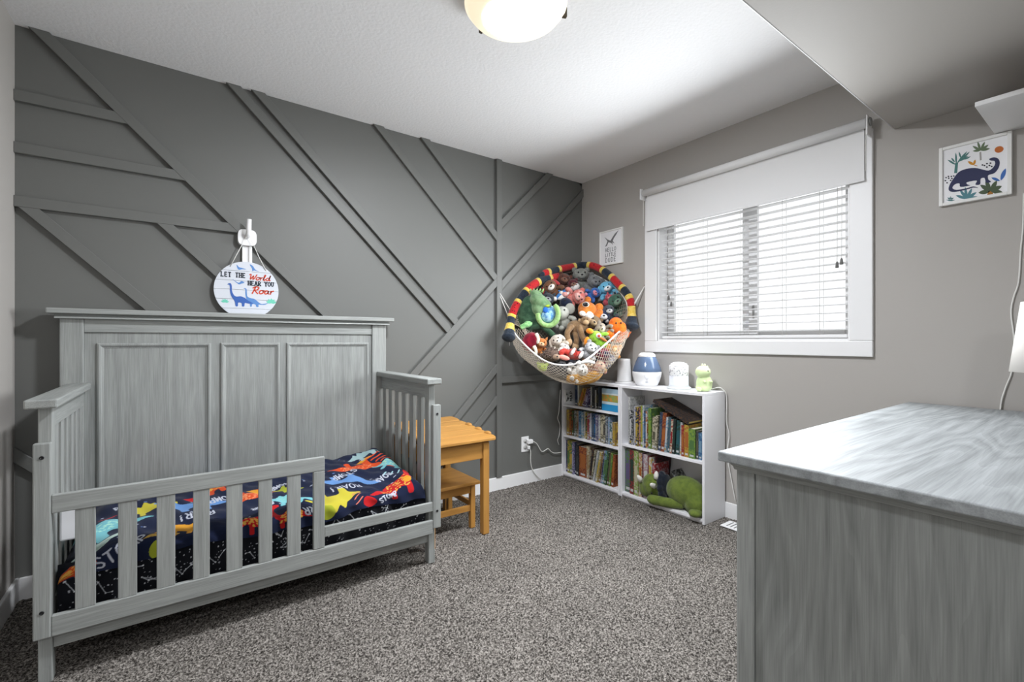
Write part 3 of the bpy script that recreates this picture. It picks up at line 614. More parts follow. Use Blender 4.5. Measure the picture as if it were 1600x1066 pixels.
# ------------------------------------------------------------------ dresser
dr = thing('dresser', 'large grey washed wooden dresser against the window wall', 'dresser', (1.95, .35, 0))
bxp('top', DTX, dr, 1.131, 2.765, .02, .65, .789, .814, .004, 3)
MB().prism([(0, 0), (.034, 0), (.03, -.005), (.02, -.01), (.012, -.02), (0, -.022)], 0, 1, lambda a, b, h: (1.171 - a, .045 + h * .575, .789 + b)).build('top_molding', GY, dr)
MB().prism([(0, 0), (.026, 0), (.022, -.006), (.012, -.014), (0, -.022)], 0, 1, lambda a, b, h: (1.171 + h * 1.56, .62 + a, .789 + b)).build('top_molding', GX, dr)
for yy in (.575, .05): bxp('corner_post', GZ, dr, 1.168, 1.21, yy, yy + .045, 0, .789, .004)
for yy in (.575, .05): bxp('corner_post', GZ, dr, 2.70, 2.745, yy, yy + .045, 0, .789, .004)
bxp('side_panel', DEZ, dr, 1.172, 1.192, .095, .5735, .06, .789, .0015); bxp('side_panel', DEZ, dr, 2.71, 2.73, .095, .575, .06, .789, .0015)
bxp('back_panel', GX, dr, 1.21, 2.70, .055, .065, .06, .789, .001); bxp('carcass', GX, dr, 1.21, 2.70, .07, .585, .06, .785, .001)
for i in range(3):
    for j in range(2):
        x0 = 1.225 + j * .745; z0 = .10 + i * .228
        d_ = bxp('drawer', GX, dr, x0, x0 + .715, .587, .607, z0, z0 + .212, .004)
        for kx in (.18, .535): MB().lathe([(.006, 0), (.006, .012), (.014, .018), (.014, .024), (.008, .028)], 16, M=Matrix.Translation((x0 + kx, .607, z0 + .106)) @ Matrix.Rotation(math.radians(-90), 4, 'X')).build('knob', DARKM, d_)
lp = thing('table_lamp', 'white shaded table lamp at the right edge on the dresser', 'lamp', (2.386, .18, .814))
MB().lathe([(.055, 0), (.055, .012), (.03, .02), (.022, .05), (.035, .09), (.035, .11), (.012, .15), (.01, .2)], 28, (2.386, .18, .814)).build('base', WHITEP, lp)
MB().lathe([(.1, .178), (.098, .18), (.072, .42), (.074, .42), (.102, .178)], 36, (2.386, .18, .814)).build('shade', mat('lamp_shade_linen', '#eeeae4', .8, .1), lp)
# ------------------------------------------------------------------ shelf, pictures, cords, vent, outlet
sf = thing('wall_shelf', 'white floating shelf high above the dinosaur picture', 'shelf', (W, .1, 1.967))
bxp('board', WHITE, sf, 2.392, W, -.45, .369, 1.967, 1.985, .002); bxp('bracket', WHITE, sf, 2.6, W, -.3, -.28, 1.985, 2.03, .002)
dp = thing('dinosaur_picture', 'white framed print of a navy long-necked dinosaur among plants', 'picture', (W, .43, 1.83))
y0, y1, z0, z1 = .318, .542, 1.703, 1.964
def frame_obj(par, y0, y1, z0, z1, t, dep, m):
    b = MB().box(W - dep, W, y0, y0 + t, z0, z1).box(W - dep, W, y1 - t, y1, z0, z1).box(W - dep, W, y0 + t, y1 - t, z0, z0 + t).box(W - dep, W, y0 + t, y1 - t, z1 - t, z1)
    return b.build('frame', m, par, bevel=.0015, seg=1)
FRM = mat('white_frame', '#e9e9e6', .4, .4); PAP = mat('white_paper', '#efeff1', .7, .2)
frame_obj(dp, y0, y1, z0, z1, .013, .02, FRM); MB().box(W - .012, W - .003, y0 + .013, y1 - .013, z0 + .013, z1 - .013).build('print', PAP, dp)
frq = frame((W - .012, y1, z1), (0, -1, 0), (0, 0, 1)); wq, hq = y1 - y0, z1 - z0
def q_(x, y):   # crop drawing units -> metres from the upper left corner
    u = (x - 85 - (y - 505 + (x - 85) * .205) * .04) / 580; v = (y - 505 + (x - 85) * .205) / 488
    return (u * wq, -v * hq)
def art(name, polys, col, h=.0005):
    b = MB()
    for i, p in enumerate(polys): b.prism([q_(*k) for k in p], 0, h + i * .00004, frq)
    return b.build(name, mat('print_' + col, col, .7, .2), dp)
DINO = [(500, 600), (530, 588), (565, 595), (582, 625), (575, 670), (545, 710), (500, 725), (497, 745), (503, 762), (522, 778), (485, 785), (470, 748), (440, 755), (437, 798), (400, 800), (410, 768), (330, 783), (337, 800), (357, 808), (280, 820), (270, 792), (232, 800), (212, 830), (250, 845), (340, 828), (385, 815), (425, 828), (385, 825), (330, 842), (250, 860), (200, 860), (180, 840), (190, 800), (220, 750), (260, 700), (320, 675), (390, 668), (450, 680), (500, 690), (535, 665), (548, 635), (540, 615), (515, 612)]
def pet(cx, cy, ln, wd, a): return petal(cx, cy, ln, wd, math.radians(a))
art('dinosaur_print', [smooth_loop(DINO, 3)], '#3d405c', .0008)
art('cactus_tree_print', [[(222, 708), (248, 708), (252, 625), (228, 625)]] + [pet(cx, cy, ln, wd, a) for cx, cy, ln, wd, a in ((235, 640, 85, 16, -150), (238, 640, 100, 16, -95), (240, 632, 130, 18, -50), (255, 615, 90, 16, -30), (225, 620, 50, 14, -130), (275, 590, 60, 14, -110), (290, 590, 75, 13, -45), (300, 600, 60, 12, -25))], '#54807c')
art('palm_trunk_print', [[(422, 545), (436, 540), (442, 605), (428, 610)]], '#a9a6a2')
art('palm_leaf_print', [pet(430, 530, 75, 20, a) for a in (-150, -110, -65, -35, -10)] + [pet(430, 530, 62, 18, 178)], '#6a7a60')
art('sun_print', [oval(573, 527, 34, 25, 24, -.2)], '#c4713e')
art('small_leaf_print', [pet(385, 645, 62, 22, -150), pet(380, 645, 45, 20, -75), pet(380, 645, 35, 6, 12)], '#cc9038')
art('blue_leaf_print', [pet(590, 770, 72, 22, -160), pet(595, 768, 100, 32, -70)], '#4a72b4')
art('bush_print', [pet(520, 850, 95, 34, a) for a in (170, -150, -115, -60, -25, 5)], '#54614c'); art('bush_trunk_print', [[(505, 848), (532, 846), (545, 880), (495, 886)]], '#a8763c')
art('fern_print', [pet(335, 915, 95, 24, a) for a in (-165, -130, -100, -65, -35, -10)], '#5a8790')
art('sprout_print', [pet(200, 935, 40, 7, a) for a in (-135, -90, -45, -170, -10)] + [oval(200, 915, 24, 6), oval(200, 932, 26, 6)], '#5b7f80')
art('seed_dots_print', [oval(x, y, 8, 6, 8) for x, y in ((150, 770), (165, 788), (178, 750), (195, 768), (220, 732), (200, 735), (175, 735), (155, 745), (205, 752))] + [oval(x, y, 8, 6, 8) for x, y in ((450, 645), (466, 650), (485, 635), (485, 662), (505, 650), (522, 658), (512, 632))], '#4a4a50')
sp_ = thing('small_picture', 'small white print with a pterosaur over the toy hammock', 'picture', (W, 2.48, 1.84))
y0, y1, z0, z1 = 2.362, 2.602, 1.703, 1.98
frame_obj(sp_, y0, y1, z0, z1, .012, .016, FRM); MB().box(W - .011, W - .003, y0 + .012, y1 - .012, z0 + .012, z1 - .012).build('print', PAP, sp_)
frq2 = frame((W - .011, y1, z1), (0, -1, 0), (0, 0, 1)); GRI = mat('grey_ink', '#77787a', .7)
def q2(x, y): v = (y - 205 + (x - 125) * .225) / 810; return ((x - 125) / 565 * .24, -v * .277)
b = MB()
for p in ([(250, 310), (330, 370), (400, 395), (440, 330), (500, 240), (595, 150), (540, 250), (480, 340), (455, 400), (500, 460), (440, 430), (455, 495), (420, 450), (350, 430), (310, 520), (265, 540), (300, 470), (325, 410)],): b.prism([q2(*k) for k in p], 0, .0006, frq2)
b.build('pterosaur_print', GRI, sp_)
b = MB()
for t, yb, hh in (('HELLO', 668, .03), ('LITTLE', 782, .026), ('DUDE', 912, .033)):
    x0, yy0 = q2(275, yb)
    for pl in text_lines(t, x0, yy0, hh, .108, .3): b.stroke(pl, .0042, frq2)
b.build('lettering', mat('dark_grey_ink', '#56585a', .7), sp_)
tag(MB().tube(smooth_loop([(W - .004, .287, 1.7), (W - .004, .289, 1.56), (W - .004, .295, 1.473), (W - .004, .301, 1.343), (W - .004, .315, 1.278), (W - .004, .322, 1.213), (W - .004, .313, 1.094), (W - .004, .32, .975), (W - .006, .34, .894), (W - .008, .353, .80), (W - .01, .36, .5)], 5, False), .003, 7).build('power_cord', CORD), 'white cord trailing down the wall behind the dresser', 'cord')
vt = thing('floor_register', 'white slotted floor vent beside the dresser', 'vent', (2.66, 1.34, 0))
bxp('plate', WHITE, vt, 2.602, 2.715, 1.2, 1.48, .002, .009, .003)
for i in range(11): MB().box(2.62, 2.70, 1.225 + i * .022, 1.231 + i * .022, .0085, .0098).build('slot', mat('vent_slot', '#5c5c5c', .6), vt)
ot = thing('wall_outlet', 'white electrical outlet with two plugs low on the charcoal wall', 'outlet', (2.172, D, .302))
bxp('cover_plate', WHITEP, ot, 2.136, 2.208, D - .006, D, .243, .361, .003)
for z in (.278, .326): MB().lathe([(.017, 0), (.017, .002)], 20, M=Matrix.Translation((2.172, D - .006, z)) @ Matrix.Rotation(math.radians(90), 4, 'X')).build('receptacle', mat('receptacle_grey', '#b5b5b3', .5), ot)
MB().box(2.178, 2.226, D - .04, D - .007, .306, .338).build('plug', WHITEP, ot, bevel=.006); MB().box(2.185, 2.205, D - .03, D - .007, .262, .29).build('plug', WHITEP, ot, bevel=.005)
tag(MB().tube(smooth_loop([(2.226, D - .022, .322), (2.27, D - .02, .30), (2.30, D - .02, .26), (2.32, D - .02, .232), (2.345, D - .02, .226), (2.39, D - .02, .24), (2.42, D - .02, .215), (2.46, D - .02, .195), (2.53, D - .02, .19)], 4, False), .0032, 7).build('power_cord', CORD), 'white cord running from upper plug to the bookcase', 'cord')
tag(MB().tube(smooth_loop([(2.205, D - .02, .268), (2.212, D - .022, .24), (2.212, D - .022, .17), (2.225, D - .022, .11), (2.26, D - .022, .06), (2.31, D - .025, .012)], 4, False), .0032, 7).build('power_cord', CORD), 'white cord dropping from lower plug to the carpet', 'cord')
tag(MB().tube(smooth_loop([(2.535, D - .006, .7), (2.52, D - .006, .53), (2.505, D - .006, .47), (2.53, D - .006, .41), (2.522, D - .006, .33), (2.505, D - .006, .29), (2.52, D - .006, .25)], 4, False), .0028, 7).build('power_cord', CORD), 'white cord hanging between bookcase and charcoal wall', 'cord')
# ------------------------------------------------------------------ bookcases
BX0, BX1 = 2.54, 2.768
def bookcase(name, label, y0, y1, shelves, side=.016):
    t = thing(name, label, 'bookcase', ((BX0 + BX1) / 2, (y0 + y1) / 2, 0), group=None)
    bxp('side_panel', MEL, t, BX0, BX1, y0, y0 + side, 0, .768, .0015); bxp('side_panel', MEL, t, BX0, BX1, y1 - side, y1, 0, .768, .0015)
    bxp('top_panel', MEL, t, BX0, BX1, y0, y1, .768, .786, .0015)
    bxp('bottom_panel', MEL, t, BX0, BX1, y0 + side, y1 - side, .014, .032, .0015); bxp('kick_rail', MEL, t, BX0 + .012, BX0 + .024, y0 + side, y1 - side, 0, .014, .0005)
    bxp('back_panel', MEL, t, BX1 - .006, BX1, y0 + side, y1 - side, .032, .768, .0005)
    for z in shelves: bxp('shelf', MEL, t, BX0 + .004, BX1 - .006, y0 + side, y1 - side, z - .018, z, .0015)
    return t
bookcase('bookcase', 'white three-tier bookcase standing in the corner under the toy hammock', 2.19, 2.801, (.585, .338))
bookcase('bookcase', 'white two-tier bookcase with a green plush in its lower cubby', 1.54, 2.187, (.375,))
PAGE = mat('book_pages', '#e6dfcc', .9, .1)
HEX = {}
HEX.update({'yellow': '#d9b53a', 'green': '#5b8a4a', 'dark green': '#2e4a3e', 'pale grey': '#b4b7b5', 'cream': '#d8cfae', 'blue': '#2f6ea8', 'light blue': '#7fb0d0', 'lavender': '#b3b4d6', 'navy': '#26385c', 'violet': '#6d6090', 'olive': '#6d6a52', 'teal': '#2e6a72', 'white': '#dfe0e0', 'tan': '#b08d5c', 'purple': '#52305c', 'maroon': '#6e2433', 'brown': '#6b4a33', 'dark grey': '#4a4c4e', 'charcoal': '#2c2d33', 'orange': '#c9702f', 'red': '#b02a30', 'lime': '#8fb83e', 'red brown': '#8e3f2c', 'pink': '#c79aa0', 'slate': '#566a7c'})
def dim(h, k=.82):
    r = [int(h[i:i+2], 16) for i in (1, 3, 5)]; g = sum(r) / 3; return '#%02x%02x%02x' % tuple(int(max(0, (g + (q - g) * .85) * k)) for q in r)
for k_ in list(HEX): HEX[k_] = dim(HEX[k_])
def bmat(c, alt): return mat('book_cover_%s_%s' % (c.replace(' ', '_'), alt.replace(' ', '_')), HEX[c], .5, .35, noise=(70, HEX[alt], .47, .58))
ORD = ['first', 'second', 'third', 'fourth', 'fifth', 'sixth', 'seventh', 'eighth', 'ninth', 'tenth', 'eleventh', 'twelfth', 'thirteenth', 'fourteenth', 'fifteenth', 'sixteenth', 'seventeenth', 'eighteenth', 'nineteenth', 'twentieth', 'twenty-first', 'twenty-second', 'twenty-third', 'twenty-fourth', 'twenty-fifth', 'twenty-sixth', 'twenty-seventh']
def book_mesh(th, h, dp):
    b = MB(); e = min(.0022, th * .2)
    b.box(0, e, -th, 0, 0, h).box(e, dp, -e, 0, 0, h).box(e, dp, -th, -th + e, 0, h)
    b.box(e, dp - .004, -th + e, -e, .003, h - .003, 1); return b
brnd = random.Random(5)
def shelf_row(y, z, rows, where, group, ymin, hmax=None):
    need = sum(q[0] / 1000 / max(math.cos(math.radians(q[4])), .5) + .0009 + (.002 if q[4] else 0) for q in rows); fs_ = max(.7, min(1.6, (y - ymin - .004) / need))
    tl = rows[-1][4]; fs_ *= 1 if not tl else .93
    for i, (th, h, c, alt, tilt) in enumerate(rows):
        th *= fs_ / 1000; h /= 1000; dp = min(.185, .13 + brnd.random() * .06); a = math.radians(tilt)
        if y - th < ymin: break
        if hmax: h = min(h, hmax(y - th - .03 * (tilt > 0)) - z)
        word_ = ('tall' if h > .235 else 'short' if h < .16 else 'thin' if th < .012 else 'thick' if th > .026 else 'slim')
        o = book_mesh(th, h, dp).build('book', [bmat(c, alt), PAGE]); 
        o.location = (BX0 + .012 + brnd.random() * .02, y, z + .0008 + max(0, th * math.sin(a))); o.rotation_euler = (a, 0, 0)
        state = 'leaning' if tilt else 'upright'
        tag(o, '%s %s-spined book, %s, %s from left on %s' % (word_, c, state, ORD[i], where), 'book', group)
        if th > .008:
            MB().box(-.0006, .0002, -th * .85, -th * .15, h * .3, h * (.55 + brnd.random() * .25)).build('spine_title', mat('spine_title_' + alt.replace(' ', '_'), HEX[alt], .5), o, local=True)
            MB().box(-.0006, .0002, -th * .8, -th * .2, h * .06, h * .12).build('spine_band', mat('spine_band_' + ('white' if alt != 'white' else 'yellow'), HEX['white' if alt != 'white' else 'yellow'], .5), o, local=True)
        y -= th / max(math.cos(a), .5) + .0009 + (.002 if tilt else 0)
    return y
Y0 = 2.784
# top shelf, left unit
mp_ = tag(book_mesh(.012, .118, .135).build('book', [mat('map_cover', '#e8e8e6', .5), PAGE]), 'white MAP book standing against the bookcase side on the top left shelf', 'book', 'books in the white bookcases'); mp_.location = (2.556, 2.783, .586)
frm = frame((2.556, 2.783 - .0122, .586), (1, 0, 0), (0, 0, 1)); b = MB(); BK = mat('black_ink', '#222222', .6)
for pl in text_lines('MAP', 0, 0, .026, .08, .2): b.stroke([(.074 - q[1], .02 + q[0]) for q in pl], .0055, frm)
b.build('lettering', BK, mp_); b = MB()
for p in ([(.008, .02), (.02, .02), (.036, .095)], [(.03, .02), (.04, .05), (.026, .05)], [(.008, .07), (.016, .1), (.022, .07)]): b.prism(p, 0, .0006, frm)
b.build('tree_print', BK, mp_)
G = 'books in the white bookcases'
y = shelf_row(2.672, .585, [(22, 172, 'slate', 'navy', 0), (7, 165, 'cream', 'white', 0), (16, 150, 'yellow', 'orange', 20), (15, 150, 'yellow', 'orange', 20), (14, 150, 'purple', 'pink', 19), (15, 140, 'purple', 'lavender', 18), (18, 135, 'navy', 'purple', 17), (10, 165, 'lavender', 'violet', 3), (9, 165, 'pale grey', 'white', 0), (13, 160, 'dark grey', 'charcoal', 0), (14, 140, 'white', 'cream', 0), (9, 160, 'charcoal', 'olive', 0), (8, 165, 'slate', 'dark grey', 0), (16, 160, 'charcoal', 'navy', 0)], "left bookcase's top shelf", G, 2.378)
fo = MB(); cf = frame((2.552, 2.372, .586), (0, -1, 0), (0, 0, 1))
fb_ = tag(MB().box(2.553, 2.567, 2.215, 2.372, .586, .748).build('book', [mat('ocean_cover', '#9db6c4', .45)], bevel=.001), 'face-out picture book with a blue ocean cover on the top left shelf', 'book', G)
for nm, zz0, zz1, c in (('cover_band', 0, .048, '#2f8fc4'), ('cover_band', .048, .068, '#c4dbe4'), ('cover_picture', .068, .118, '#8f9a52'), ('cover_band', .118, .13, '#c9d4d2')):
    MB().prism([(0.002, zz0 + .001), (.155, zz0 + .001), (.155, zz1), (0.002, zz1)], -.0006, .0004, cf).build(nm, mat('ocean_' + c, c, .5, noise=(40, '#c98a3c' if nm == 'cover_picture' else c, .45, .6)), fb_)
shelf_row(2.757, .338, [(20, 205, 'yellow', 'tan', 0), (14, 200, 'brown', 'orange', 0), (12, 198, 'green', 'red brown', 0), (10, 196, 'dark green', 'teal', 0), (10, 205, 'pale grey', 'olive', 0), (9, 205, 'cream', 'tan', 0), (11, 200, 'tan', 'maroon', 0), (9, 205, 'pale grey', 'pink', 0), (17, 210, 'blue', 'light blue', 0), (10, 205, 'light blue', 'white', 0), (15, 210, 'cream', 'white', 0), (9, 205, 'yellow', 'dark green', 0), (10, 208, 'lime', 'cream', 0), (15, 205, 'pale grey', 'red', 0), (13, 205, 'lavender', 'white', 0), (17, 210, 'navy', 'slate', 0), (13, 208, 'navy', 'blue', 0), (10, 205, 'violet', 'pale grey', 0), (12, 205, 'pale grey', 'white', 0), (30, 208, 'olive', 'cream', 0), (12, 205, 'cream', 'charcoal', 0), (12, 205, 'slate', 'pale grey', 0), (10, 200, 'light blue', 'lavender', 0), (16, 160, 'teal', 'white', 0), (12, 150, 'white', 'cream', 0), (16, 170, 'tan', 'yellow', 0), (14, 160, 'yellow', 'brown', 0)], "left bookcase's middle shelf", G, 2.21)
shelf_row(2.782, .032, [(22, 255, 'violet', 'navy', 0), (18, 262, 'yellow', 'green', 0), (26, 255, 'green', 'yellow', 0), (12, 255, 'violet', 'lavender', 0), (20, 252, 'navy', 'charcoal', 0), (20, 250, 'charcoal', 'dark grey', 0), (62, 235, 'red brown', 'orange', 0), (20, 250, 'cream', 'tan', 0), (14, 250, 'brown', 'charcoal', 8), (10, 240, 'olive', 'cream', 9), (13, 238, 'white', 'pale grey', 12), (14, 235, 'white', 'green', 12), (13, 240, 'cream', 'yellow', 12), (13, 240, 'tan', 'brown', 11), (10, 255, 'lavender', 'navy', 9), (16, 255, 'light blue', 'green', 8), (16, 250, 'dark green', 'green', 8), (13, 245, 'brown', 'olive', 7), (11, 250, 'lime', 'green', 7), (20, 240, 'red brown', 'orange', 5)], "left bookcase's bottom shelf", G, 2.215)
shelf_row(2.135, .375, [(15, 330, 'white', 'pale grey', 0), (14, 240, 'charcoal', 'white', 0), (8, 265, 'pale grey', 'dark grey', 0), (18, 270, 'lavender', 'white', 0), (16, 268, 'navy', 'yellow', 0), (10, 262, 'red brown', 'pink', 0), (16, 280, 'lime', 'yellow', 0), (9, 285, 'white', 'light blue', 0), (12, 250, 'navy', 'blue', 0), (9, 250, 'orange', 'white', 0), (18, 270, 'green', 'lime', 0), (22, 215, 'cream', 'olive', 2), (13, 230, 'olive', 'cream', 3), (17, 255, 'navy', 'slate', 4), (22, 255, 'red brown', 'orange', 4), (11, 230, 'light blue', 'white', 4), (11, 230, 'teal', 'slate', 4), (13, 220, 'cream', 'red', 4), (14, 225, 'charcoal', 'dark green', 3), (22, 225, 'dark green', 'teal', 3), (11, 220, 'pale grey', 'white', 2), (15, 195, 'red', 'orange', 0), (25, 215, 'yellow', 'orange', 0), (34, 190, 'lime', 'green', 0), (13, 190, 'dark grey', 'olive', 0), (18, 205, 'blue', 'light blue', 0)], "right bookcase's upper shelf", G, 1.558, lambda yy: 9 if yy > 1.93 else .712 - (1.912 - yy) * .4245 - .03)
shelf_row(2.168, .032, [(38, 300, 'green', 'violet', 0), (26, 305, 'red', 'dark green', 0), (26, 308, 'lime', 'cream', 0), (20, 300, 'cream', 'orange', 0), (9, 300, 'violet', 'maroon', 0), (24, 298, 'pink', 'white', 0), (11, 290, 'maroon', 'red', 0), (16, 285, 'white', 'yellow', 0), (16, 250, 'red', 'pink', 0)], "right bookcase's bottom shelf", G, 1.9)
fl = tag(book_mesh(.02, .285, .2).build('book', [bmat('charcoal', 'brown'), mat('yellow_pages', '#d9c474', .8)]), 'large dark book lying slanted on top of the row on the right bookcase shelf', 'book', G)
fl.location = (BX0 + .012, 1.912, .712); fl.rotation_euler = (math.radians(113), 0, 0)
for n_, (yy, zz, a, w_, h_, c, alt, lb) in enumerate(((1.955, .034, 6, .012, .285, 'maroon', 'charcoal', 'dark brick-patterned book leaning behind the green plush triceratops'), (1.70, .036, 36, .008, .24, 'pale grey', 'charcoal', 'grey board book propped slanted above the green plush triceratops'))):
    o = tag(book_mesh(w_, h_, .11 if n_ else .17).build('book', [bmat(c, alt), PAGE]), lb, 'book', G); o.location = (2.64 if n_ else 2.585, yy, zz + w_); o.rotation_euler = (math.radians(a if not n_ else -a), 0, 0)
# ------------------------------------------------------------------ things on the bookcase
TOPZ = .786
rt = thing('air_purifier', 'plain white tapered cylinder on a saucer next to the humidifier', 'device', (2.70, 2.285, TOPZ))
MB().lathe([(.066, 0), (.068, .004), (.066, .009), (.05, .011)], 32, (2.70, 2.285, TOPZ)).build('saucer', WHITEP, rt)
MB().lathe([(.053, .011), (.053, .02), (.046, .16), (.044, .178), (.041, .181), (.02, .181)], 36, (2.70, 2.285, TOPZ)).build('body', WHITEP, rt)
hu = thing('humidifier', 'white humidifier with translucent blue water tank on the bookcase', 'humidifier', (2.668, 2.055, TOPZ)); hc = (2.668, 2.055, TOPZ)
MB().lathe([(.066, 0), (.072, .004), (.084, .03), (.096, .065), (.1, .095), (.098, .099), (.05, .1)], 44, hc).build('base', WHITEP, hu)
tk = bpy.data.materials.new('blue_translucent_tank'); tk.use_nodes = True; p = tk.node_tree.nodes['Principled BSDF']; p.inputs['Base Color'].default_value = (*lin('#5d7190'), 1); p.inputs['Roughness'].default_value = .12; p.inputs['Alpha'].default_value = .8
MB().lathe([(.098, .1), (.099, .104), (.092, .13), (.078, .165), (.064, .195), (.058, .203)], 44, hc).build('tank', tk, hu)
MB().lathe([(.058, .2), (.06, .206), (.056, .218), (.045, .228), (.025, .232), (.018, .229)], 36, hc).build('cap', WHITEP, hu)
MB().lathe([(.06, .1), (.05, .11), (.045, .135), (.02, .14)], 28, hc).build('float', mat('tank_water', '#7aa6c8', .3), hu)
fd = Vector((-.809, -.588, 0)) * 1; fd = Vector((-hc[0], -hc[1], 0)).normalized()
def on_front(c, rad, zz, hgt, wd, nm, m, par, n=7):
    b = MB(); a0 = math.atan2(-c[1], -c[0]); vs = []
    for i in range(n):
        a = a0 + (i / (n - 1) - .5) * wd / rad
        for q in (-.5, .5): vs.append((c[0] + (rad) * math.cos(a), c[1] + (rad) * math.sin(a), c[2] + zz + q * hgt))
    b.add(vs, [(2 * i, 2 * i + 1, 2 * i + 3, 2 * i + 2) for i in range(n - 1)]); return b.build(nm, m, par)
MB().lathe([(.017, -.004), (.017, .003), (.012, .004)], 24, M=Matrix.Translation(Vector(hc) + fd * .095 + Vector((0, 0, .072))) @ fd.to_track_quat('Z', 'Y').to_matrix().to_4x4()).build('dial', mat('pale_dial', '#dfe0e4', .3), hu)
on_front(hc, .0905, .03, .01, .018, 'brand_mark', mat('grey_mark', '#b3b6ba', .5), hu); on_front(hc, .0955, .047, .003, .014, 'brand_mark', mat('grey_mark', '#b3b6ba', .5), hu)
nm_c = (2.66, 1.795, TOPZ); ns = thing('sound_machine', 'small white and grey sound machine with speckled fabric band', 'device', nm_c)
MB().lathe([(.076, 0), (.078, .006), (.074, .012), (.06, .02)], 36, nm_c).build('foot', mat('pale_grey_plastic', '#c6c9c9', .45), ns)
MB().lathe([(.066, .012), (.06, .03), (.059, .088), (.055, .09)], 40, nm_c).build('body', mat('bluish_white_plastic', '#dfe3ea', .4), ns)
MB().lathe([(.059, .088), (.06, .09), (.06, .152), (.055, .156)], 40, nm_c).build('speckled_band', mat('speckled_fabric', '#e6e6e6', .8, noise=(90, '#8c8e92', .56, .6)), ns)
MB().lathe([(.054, .155), (.05, .165), (.03, .173), (.005, .175)], 36, nm_c).build('top_button', WHITEP, ns)
gn = thing('dinosaur_night_light', 'pale green dinosaur night light at the end of the bookcase', 'night light', (2.655, 1.612, TOPZ), (0, 0, math.radians(-28)))
PG = mat('pale_green_silicone', '#cfe0ab', .5, .3)
b = MB(); b.ell((0, 0, .05), (.05, .042, .058)).ell((-.004, 0, .022), (.05, .044, .024)).ell((-.012, -.006, .12), (.047, .042, .04)).ell((-.032, -.012, .112), (.028, .03, .024))
b.build('body', PG, gn, local=True, remesh=.005)
for k_, (xx, zz) in enumerate(((-.012, .162), (.004, .16), (.02, .148))): MB().ell((xx, 0, zz), (.007, .006, .011), nu=10, nv=7).build('crest', PG, gn, local=True)
MB().ell((-.002, -.043, .128), (.0045, .004, .006), nu=10, nv=6).build('eye', DARKM, gn, local=True)
for xx in (-.02, .022): MB().ell((xx, -.036, .062), (.012, .012, .009), (0, .4, 0), nu=10, nv=7).build('arm', PG, gn, local=True)
MB().ell((-.045, -.02, .016), (.018, .02, .014), nu=10, nv=7).build('foot', PG, gn, local=True)
tag(MB().tube(smooth_loop([(2.72, 1.60, TOPZ + .01), (2.74, 1.57, TOPZ + .022), (2.755, 1.55, TOPZ + .012), (2.765, 1.53, TOPZ - .03), (2.762, 1.528, .6), (2.77, 1.515, .52), (2.76, 1.522, .4), (2.765, 1.50, .25), (2.76, 1.47, .12)], 5, False), .0028, 7).build('power_cord', CORD), 'white cord hanging down the right side of the bookcase', 'cord')
tag(MB().tube(smooth_loop([(2.70, 2.42, TOPZ + .003), (2.68, 2.47, TOPZ + .012), (2.70, 2.53, TOPZ + .003), (2.68, 2.6, TOPZ + .008), (2.7, 2.68, TOPZ + .003)], 4, False), .0026, 7).build('power_cord', CORD), 'white cord lying on bookcase top under the toy hammock', 'cord')
# ------------------------------------------------------------------ plush helpers
def fuzz(name, c, c2=None, sc=60): return mat('plush_' + name, c, .95, .08, noise=(sc, c2 or c, .42, .62), bump=(220, .6), sheen=.25)
tri = thing('plush_triceratops', 'green plush triceratops with white horns lying in the bookcase cubby', 'soft toy', (2.61, 1.79, .033))
TG = fuzz('moss_green', '#6c7c38', '#5c6c32', 30); HORN = fuzz('white_horn', '#e4e2da'); NV = fuzz('navy_frill', '#1f2530')
b = MB(); b.ell((2.625, 1.72, .135), (.095, .135, .10)).ell((2.61, 1.63, .09), (.08, .08, .075))
b.build('body', TG, tri, remesh=.007)
hd = MB().ell((2.58, 1.925, .135), (.066, .085, .082), (0, 0, .2)).ell((2.575, 1.98, .105), (.052, .06, .062)).build('head', TG, tri, remesh=.006)
for c, ax in (((2.532, 2.005, .165), (-.4, .1, .5)), ((2.545, 1.885, .21), (-.1, -.1, 1)), ((2.512, 1.885, .155), (-.8, -.1, .35))):
    a = Vector(ax).normalized(); c = Vector(c); MB().tube([c - a * .015, c + a * .008, c + a * .026, c + a * .036], [.018, .016, .011, .003], 10).build('horn', HORN, hd)
MB().ell((2.516, 1.9, .1), (.004, .007, .007), nu=10, nv=6).build('eye', DARKM, hd)
b = MB()
for k_ in range(7): q = -1.0 + k_ * .5; b.ell((2.59 - .045 * math.cos(q), 1.845 + .006 * k_ % 2, .14 + .075 * math.sin(q)), (.024, .02, .026))
b.ell((2.60, 1.845, .14), (.05, .016, .085)).build('frill', NV, tri, remesh=.005)
b = MB().tube(smooth_loop([(2.58, 1.71, .07), (2.545, 1.79, .062), (2.522, 1.86, .062), (2.515, 1.89, .058)], 5, False), [.03] * 4 + [.032] * 12, 12).ell((2.514, 1.895, .062), (.032, .035, .03)).build('arm', TG, tri, remesh=.006)
MB().ell((2.545, 1.60, .055), (.05, .04, .024)).build('foot', TG, tri)
MB().ell((2.6, 1.585, .05), (.07, .02, .016)).build('tail', TG, tri)
